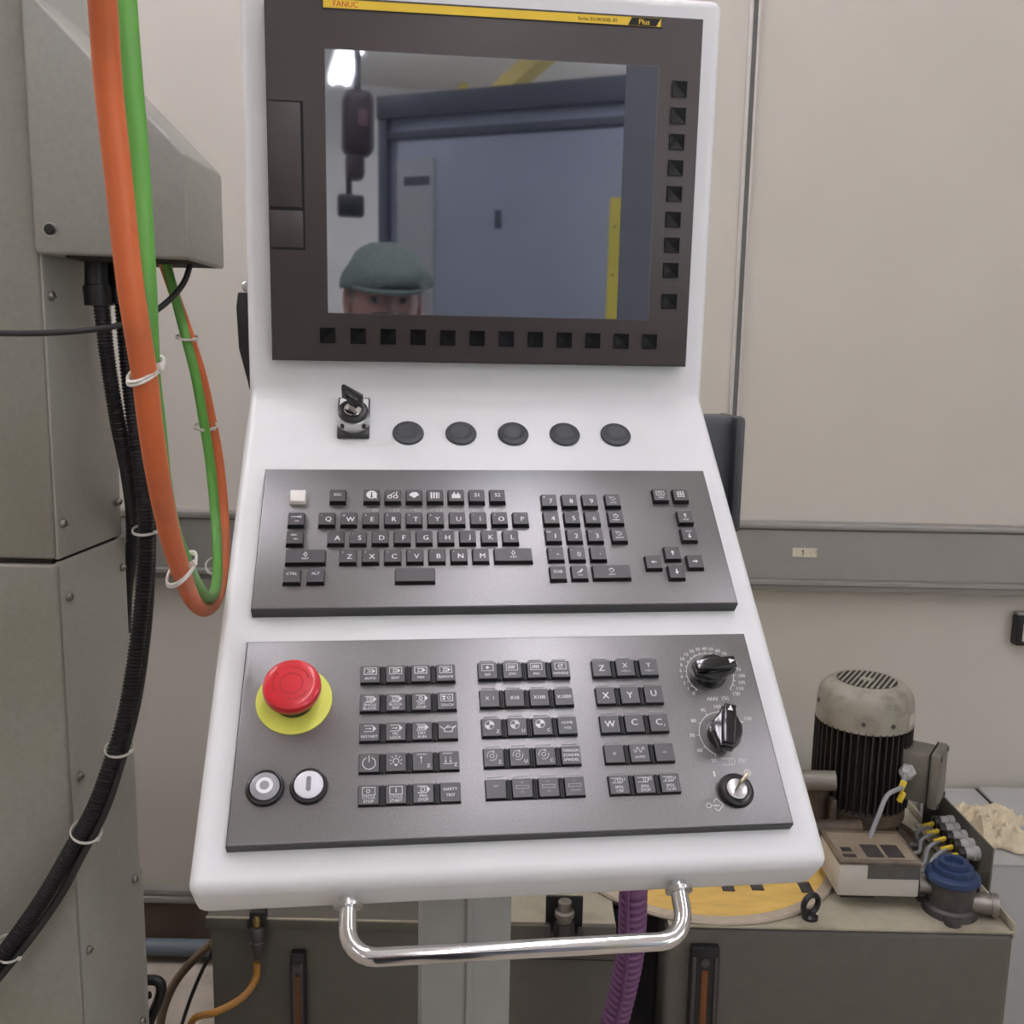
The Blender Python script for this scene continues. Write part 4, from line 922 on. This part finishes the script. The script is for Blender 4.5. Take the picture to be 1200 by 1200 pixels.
# gland bracket with five cable glands
gb = thing('gland_bracket', 'grey angle bracket holding five cable glands behind the blue cap', 'bracket', (XRt1+.012, 1.80, ZT))
pts5 = [(1107, 963.5), (1113, 972), (1121.5, 981), (1130, 990.5), (1136, 1000)]
xg = XRt1+.012
gp = [atx(x, y, xg-.016) for x, y in pts5]
og_ = gb.location
put('bracket_plate', B().span((xg, gp[4].y-.05, ZT-.10), (xg+.004, gp[0].y+.07, ZT+.085), .001), tankM, gb, Matrix.Translation(-og_))
put('bracket_web', B().span((xg-.03, gp[0].y+.066, ZT), (xg+.004, gp[0].y+.07, ZT+.10), .001), seamM, gb, Matrix.Translation(-og_))
put('bracket_foot', B().span((xg-.025, gp[4].y-.05, ZT-.0), (xg, gp[4].y-.046, ZT+.04), .001), seamM, gb, Matrix.Translation(-og_))
cabs = []
ends = [(1066, 990, 1.80), (1062, 1000, 1.76), (1066, 1016, 1.70), (1066, 1022, 1.69), (1066, 1028, 1.67)]
for k, q in enumerate(gp):
    m_ = Matrix.Translation(q-og_) @ Matrix.Rotation(-pi/2, 4, 'Y') @ Matrix.Rotation(-.0, 4, 'X')
    gn = put('cable_gland', B().lathe([(.0135, -.018), (.0135, -.006), (.0115, -.004), (.0115, .010), (.0125, .011)], 16, m_), glandM, gb)
    put('gland_nut', B().lathe([(.0125, .010), (.0118, .022), (.006, .024), (0, .024)], 10, m_), blackM, gn)
    put('wire_tag', B().box((0, 0, 0), (.026, .007, .007), .001, Matrix.Translation(q-og_+Vector((-.033, -.004, -.004))) @ Matrix.Rotation(-.3, 4, 'Y')), tagM, gn)
    e = at(*ends[k])
    words_ = ('farthest', 'second farthest', 'middle', 'second nearest', 'nearest')[k]
    tag(put('gland_cable', B().tube(spline([q+Vector((-.018, 0, 0)), q+Vector((-.034, -.004, -.005)), q+Vector((-.058, -.012, -.018)), q.lerp(e, .7)+Vector((0, 0, -.012)), e]), .0038, 10), gcableM), '%s grey cable of the five from the tagged glands' % words_, 'cable')
# light grey cabinet and rag
cx0 = at(1162, 1012, 1.90).x
gc = thing('grey_cabinet', 'low light grey cabinet beside the tank at the right frame edge', 'cabinet', (cx0+.3, 2.08, 0))
LG = T(-cx0-.3, -2.08, 0)
zg = at(1162, 1012, 1.90).z
put('cabinet_body', B().span((cx0, 1.90, 0), (cx0+.6, YB-.02, zg-.004), .003), cabM, gc, LG)
xs_ = at(1137, 925, YB-.02).x
put('cabinet_top', B().span((cx0-.01, 1.898, zg-.004), (xs_+.01, YB-.02, zg), .001), cabM, gc, LG)
put('cabinet_hood', B().span((xs_+.016, 1.898, zg-.004), (cx0+.6, YB-.02, zg+.006), .002), cabM, gc, LG)
put('hood_gap', B().span((xs_+.009, 1.899, zg-.003), (xs_+.017, YB-.021, zg+.0005)), seamM, gc, LG)
rc = atz(1158, 976, zg)
bm = bmesh.new(); N = 20
V = [[None]*(N+1) for _ in range(N+1)]
for a_ in range(N+1):
    for b_ in range(N+1):
        u_, v_ = a_/N*2-1, b_/N*2-1
        x_, y_ = u_*.075+v_*.03, v_*.085-u_*.015
        nz = noise.noise(Vector((u_*2.2+3, v_*2.2, 1)))
        f_ = max(0, 1-max(abs(u_), abs(v_))**3)
        ridge = 1-abs(noise.noise(Vector((u_*3.4, v_*2.9, 5))))*2.4
        r2_ = 1-abs(noise.noise(Vector((u_*7+v_*3, v_*6-u_*4, 2))))*2.2
        z_ = .002+f_*(.010+.020*nz+.030*max(0, ridge)+.012*r2_)
        V[a_][b_] = bm.verts.new((x_*(1+.25*noise.noise(Vector((v_*2, u_, 9)))), y_*(1+.3*noise.noise(Vector((u_*2, v_, 4)))), max(.0025, z_)))
for a_ in range(N):
    for b_ in range(N): bm.faces.new((V[a_][b_], V[a_+1][b_], V[a_+1][b_+1], V[a_][b_+1]))
g = B(); g.bm.free(); g.bm = bm
rg = tag(put('cleaning_rag', g.mesh('cleaning_rag', True, 14), ragM, None, Matrix.Translation(rc)), 'crumpled cream rag on the light grey cabinet', 'rag')
so = rg.modifiers.new('cloth', 'SOLIDIFY'); so.thickness = .002; so.offset = 1
# black framed handle at the right edge, sticker on the trunking
hx = at(1184, 740, YB); 
wb = thing('wall_socket', 'black framed wall fitting with a grey inset cut by the right edge', 'wall fitting', (hx.x+.03, YB, at(1190, 740, YB-.03).z))
zz = (at(1190, 722, YB-.03).z-at(1190, 757, YB-.03).z)
put('socket_frame', B().box((0, -.015, 0), (.06, .03, zz), .006), blackM, wb)
put('socket_inset', B().box((-.008, -.031, -.002), (.017, .004, zz*.62), .0018, seg=3), mat('inset_grey', (196,192,182), .5), wb)
put('socket_cap', B().box((-.008, -.012, zz/2+.004), (.04, .02, .008), .002), trimM, wb)
sl = at(943, 647.5, YB-.035)
st = thing('number_sticker', 'small worn cream sticker with a handwritten 1 on the trunking', 'sticker', (sl.x, YB-.0345, sl.z))
put('sticker_paper', B().box((0, -.0006, 0), (.056, .0010, .021), 0), mat('sticker_cream', (206,200,178), .6, var=.05, scale=60, dirt=(140,110,70), dirt_scale=60, dirt_amt=.6), st)
put('handwriting', Ink(0, 0, .001).line([(-7, 2), (-3.2, 6), (-4.6, -6)], 1.7).mesh(), inkdM, st, T(0, -.0013, 0) @ Matrix.Rotation(pi/2, 4, 'X'))

# ------------------------------------------------------------------ what stands behind the camera (seen in the dark screen)
encM = mat('enclosure_blue_grey', (150,158,176), .4, var=.03, scale=5)
encdM = mat('enclosure_dark', (70,76,88), .45)
ytM = mat('yellow_tape', (222,206,70), .5, var=.05)
pA, pB = Vector((.335, -3.0, 0)), Vector((1.262, -2.2, 0))
dr = (pB-pA).normalized(); L_ = (pB-pA).length
EN = Matrix.Translation(pA) @ Matrix.Rotation(atan2(dr.y, dr.x), 4, 'Z')   # x along the front, +y behind is away from the camera side
en = thing('machine_enclosure', 'blue grey machine enclosure with a yellow edge, reflected in the dark screen', 'enclosure', EN)
put('enclosure_body', B().span((0, -1.2, 0), (L_+.02, -.02, 2.50), .006), encM, en)
put('door_panel', B().span((.10, -.02, .05), (L_, .004, 2.30), .004), encM, en)
put('top_rail', B().span((0, -.02, 2.40), (L_+.02, .03, 2.50), .004), encdM, en)
put('door_frame', B().span((0, -.02, 0), (.05, .02, 2.40), .004), encdM, en)
put('door_track', B().span((.05, -.02, 2.31), (L_, .012, 2.345), .003), encdM, en)
pn = put('notice_panel', B().span((.10, .004, .9), (.30, .012, 2.22), .004), mat('notice_grey', (170,172,176), .5), en)
put('notice_heading', B().span((.14, .012, 2.10), (.28, .0135, 2.14)), encdM, pn)
yt = put('yellow_tape', B().span((L_-.055, .004, .2), (L_, .0065, 2.02)), ytM, en)
for k in range(9): put('tape_dot', B().box((L_-.03, .007, .3+.2*k), (.008, .001, .012)), inkdM, yt)
put('door_latch', B().span((.62, .004, 1.9), (.65, .012, 1.98), .002), encdM, en)
# hanging hoist block
hk = thing('hoist_block', 'dark hoist block hanging on a cable behind the photographer', 'hoist', (.085, -1.5, 2.1))
put('hoist_body', B().box((0, 0, .02), (.10, .12, .20), .03, seg=3).box((-.01, 0, -.11), (.06, .08, .09), .02), mat('hoist_dark', (52,34,38), .4, var=.2, scale=10), hk)
put('hoist_plate', B().box((.01, .062, .03), (.03, .006, .05), .002), mat('hoist_plate', (120,84,92), .4), hk)
put('hoist_cable', B().cyl((0, 0, .11), (0, 0, ZC-2.1), .012, seg=10), blackM, hk)
put('control_head', B().box((-.025, 0, -.235), (.085, .06, .07), .01), blackM, hk)
put('control_lead', B().cyl((-.03, 0, -.21), (-.03, 0, -.1), .010, seg=10), blackM, hk)
bmz = tag(put('roof_beam', B().span((1.70, YF, 3.25), (1.82, -3.6, 3.38)), mat('beam_yellow', (212,190,90), .5)), 'yellow roof beam running under the ceiling behind the photographer', 'beam')
for y in (-8.2, -4.0): put('beam_hanger', B().span((1.72, y-.04, 3.38), (1.80, y+.04, ZC)), mat('beam_yellow', (212,190,90)), bmz)

# the photographer
per = thing('person', 'person in a dark jacket and green flat cap, reflected in the dark screen', 'person', (.02, -.34, 0))
skinM = mat('skin', (176,132,116), .55, var=.04)
jackM = mat('jacket_cloth', (52,58,66), .85, var=.08, scale=60)
trouM = mat('trouser_cloth', (60,64,78), .85, var=.08, scale=60)
capM = mat('cap_tweed', (108,120,112), .9, var=.2, scale=160)
hairM = mat('grey_hair', (120,112,104), .8)
shoeM = mat('shoe_leather', (40,34,30), .5)
def skin(name, vs, es, rad, m, sub=2, root=0, parent=None):
    me = bpy.data.meshes.new(name); me.from_pydata(vs, es, [])
    o = put(name, me, m, parent)
    md = o.modifiers.new('skin', 'SKIN'); md.use_smooth_shade = True
    for i_, r_ in enumerate(rad):
        sv = me.skin_vertices[0].data[i_]; sv.radius = r_ if isinstance(r_, tuple) else (r_, r_); sv.use_root = (i_ == root)
    o.modifiers.new('sub', 'SUBSURF').levels = sub; o.modifiers['sub'].render_levels = sub
    return o
# torso, arms reaching to the phone, legs (x right, +y towards the console)
vs = [(0, -.02, .95), (0, -.02, 1.08), (0, -.03, 1.24), (0, -.03, 1.36), (0, -.02, 1.42),
      (-.17, -.02, 1.355), (-.24, .04, 1.14), (-.13, .20, 1.29), (-.085, .255, 1.37),
      (.17, -.02, 1.355), (.24, .04, 1.14), (.13, .20, 1.29), (.085, .255, 1.37),
      (-.09, -.02, .86), (-.10, 0, .50), (-.11, -.03, .12), (.09, -.02, .86), (.10, 0, .50), (.11, -.03, .12)]
es = [(0,1),(1,2),(2,3),(3,4),(3,5),(5,6),(6,7),(7,8),(3,9),(9,10),(10,11),(11,12),(0,13),(13,14),(14,15),(0,16),(16,17),(17,18)]
rad = [(.155,.11),(.15,.11),(.165,.12),(.13,.095),(.07,.065),.068,.052,.042,.036,.068,.052,.042,.036,.092,.066,.048,.092,.066,.048]
body = skin('body', vs, es, rad, jackM, parent=per)
put('trousers', None or B().lathe([(.001, 0), (.002, .001)], 3).mesh('trousers'), trouM, per, T(0, -.02, .9)) if False else None
# head
bm = bmesh.new(); bmesh.ops.create_uvsphere(bm, u_segments=40, v_segments=28, radius=1)
for v in bm.verts:
    x, y, z = v.co
    wx = .073 if z > -.2 else .073*(1+.42*(z+.2))
    X_, Y_, Z_ = x*wx, y*.092*(1 if z > -.2 else 1+.18*(z+.2)), z*.118
    if y > 0:
        nose_ = math.exp(-(x/.16)**2-((z+.12)/.20)**2); Y_ += .022*nose_
        Y_ += .006*math.exp(-(x/.5)**2-((z-.20)/.10)**2)                       # brow
        for sx in (-1, 1): Y_ -= .010*math.exp(-((x-sx*.42)/.18)**2-((z-.03)/.10)**2)  # eye sockets
        Y_ += .005*math.exp(-(x/.3)**2-((z+.47)/.07)**2)-.004*math.exp(-(x/.35)**2-((z+.53)/.03)**2)  # lips
        Y_ += .009*math.exp(-(x/.35)**2-((z+.85)/.15)**2)                        # chin
    v.co = (X_, Y_, Z_)
g = B(); g.bm.free(); g.bm = bm
HM = T(0, .06, 1.555)
head = put('head', g.mesh('head', True, 80), skinM, per, HM)
for sx in (-1, 1):
    put('ear', B().torus(.019, .007, Matrix.Translation((sx*.077, -.004, -.002)) @ Matrix.Rotation(pi/2+sx*.25, 4, 'Z') @ Matrix.Rotation(pi/2, 4, 'X') @ Matrix.Diagonal((.8, 1.45, 1, 1)), 18, 8).box((sx*.074, 0, 0), (.006, .022, .036), .003), skinM, head)
    put('eye', B().lathe([(0, -.0075), (.0075, -.005), (.0105, 0), (.0075, .005), (0, .0075)], 16, Matrix.Translation((sx*.031, .0775, .000))), mat('eye_white', (150,136,128), .4), head)
    put('iris', B().lathe([(.0042, 0), (0, .001)], 14, Matrix.Translation((sx*.031, .0876, .000)) @ Matrix.Rotation(-pi/2, 4, 'X')), inkdM, head)
put('mouth', B().box((0, .0935, -.062), (.042, .004, .003), .001), mat('lip', (150,92,84), .5), head)
put('hair', B().lathe([(.0765, -.01), (.079, .03), (.074, .055)], 36, Matrix.Translation((0, -.010, -.0)) @ Matrix.Diagonal((1, 1.18, 1, 1))), hairM, head)
bm = bmesh.new(); bmesh.ops.create_uvsphere(bm, u_segments=44, v_segments=22, radius=1)
for v in bm.verts:
    x, y, z = v.co
    zz_ = max(z, -.12)
    w_ = 1+.10*noise.noise(Vector((x*1.6, y*1.6, z*1.6+4)))
    v.co = (x*.098*w_, y*.122*w_+.014, .046+zz_*.074*(1-.15*max(0, y))+.008*noise.noise(v.co*2.6)-.014*max(0, y)-.010*x*x+.004*x)
g = B(); g.bm.free(); g.bm = bm
cp_ = put('flat_cap', g.mesh('flat_cap', True, 80), capM, head)
put('cap_peak', B().prism([(.080*cos(radians(a_))*1.0, .066+.080*sin(radians(a_))) for a_ in range(0, 181, 12)], .026, .034, .002, T(0, .066, .03) @ Matrix.Rotation(-.22, 4, 'X') @ T(0, -.066, -.03)), capM, cp_)
put('neck', B().tube([(0, -.02, 1.37), (0, 0, 1.42), (0, .025, 1.47), (0, .035, 1.51)], .056, 18), skinM, per)
# phone and hands
phn = thing('phone', 'black phone held up by the photographer behind the viewpoint', 'phone', (0, -.014, 1.47))
put('phone_body', B().box((0, -.001, -.015), (.074, .008, .150), .003), glossM, phn)
put('phone_screen', B().box((0, -.0052, -.015), (.068, .0006, .140), 0), mat('phone_screen', (18,18,22), .1), phn)
for sx in (-1, 1):
    w0 = Vector((sx*.085, .255, 1.37)); pm = Vector((sx*.054, .302, 1.41))
    hvs = [tuple(w0), tuple(w0.lerp(pm, .5)), tuple(pm)]; hes = [(0,1),(1,2)]; hr = [.027, (.030,.022), (.032,.020)]
    for k, (dz, ln) in enumerate(((.030, .95), (.012, 1.0), (-.008, .95), (-.026, .8))):
        b_ = len(hvs); base = pm+Vector((0, .008, dz))
        hvs += [tuple(base), tuple(base+Vector((-sx*.004, .024*ln, .004))), tuple(base+Vector((-sx*.018, .030*ln, .005)))]
        hes += [(2, b_), (b_, b_+1), (b_+1, b_+2)]; hr += [.0095, .0085, .0075]
    b_ = len(hvs); th = pm+Vector((-sx*.006, -.006, .020))
    hvs += [tuple(th), tuple(th+Vector((-sx*.010, -.004, .022))), tuple(th+Vector((-sx*.022, .000, .036)))]; hes += [(1, b_), (b_, b_+1), (b_+1, b_+2)]; hr += [.011, .0095, .008]
    skin('hand', hvs, hes, hr, skinM, 1, 0, per)
for sx in (-1, 1):
    put('shoe', B().box((sx*.11, .03, .045), (.10, .27, .09), .035, seg=3, taper=(.8, .8)), shoeM, per)
bpy.context.view_layer.update()
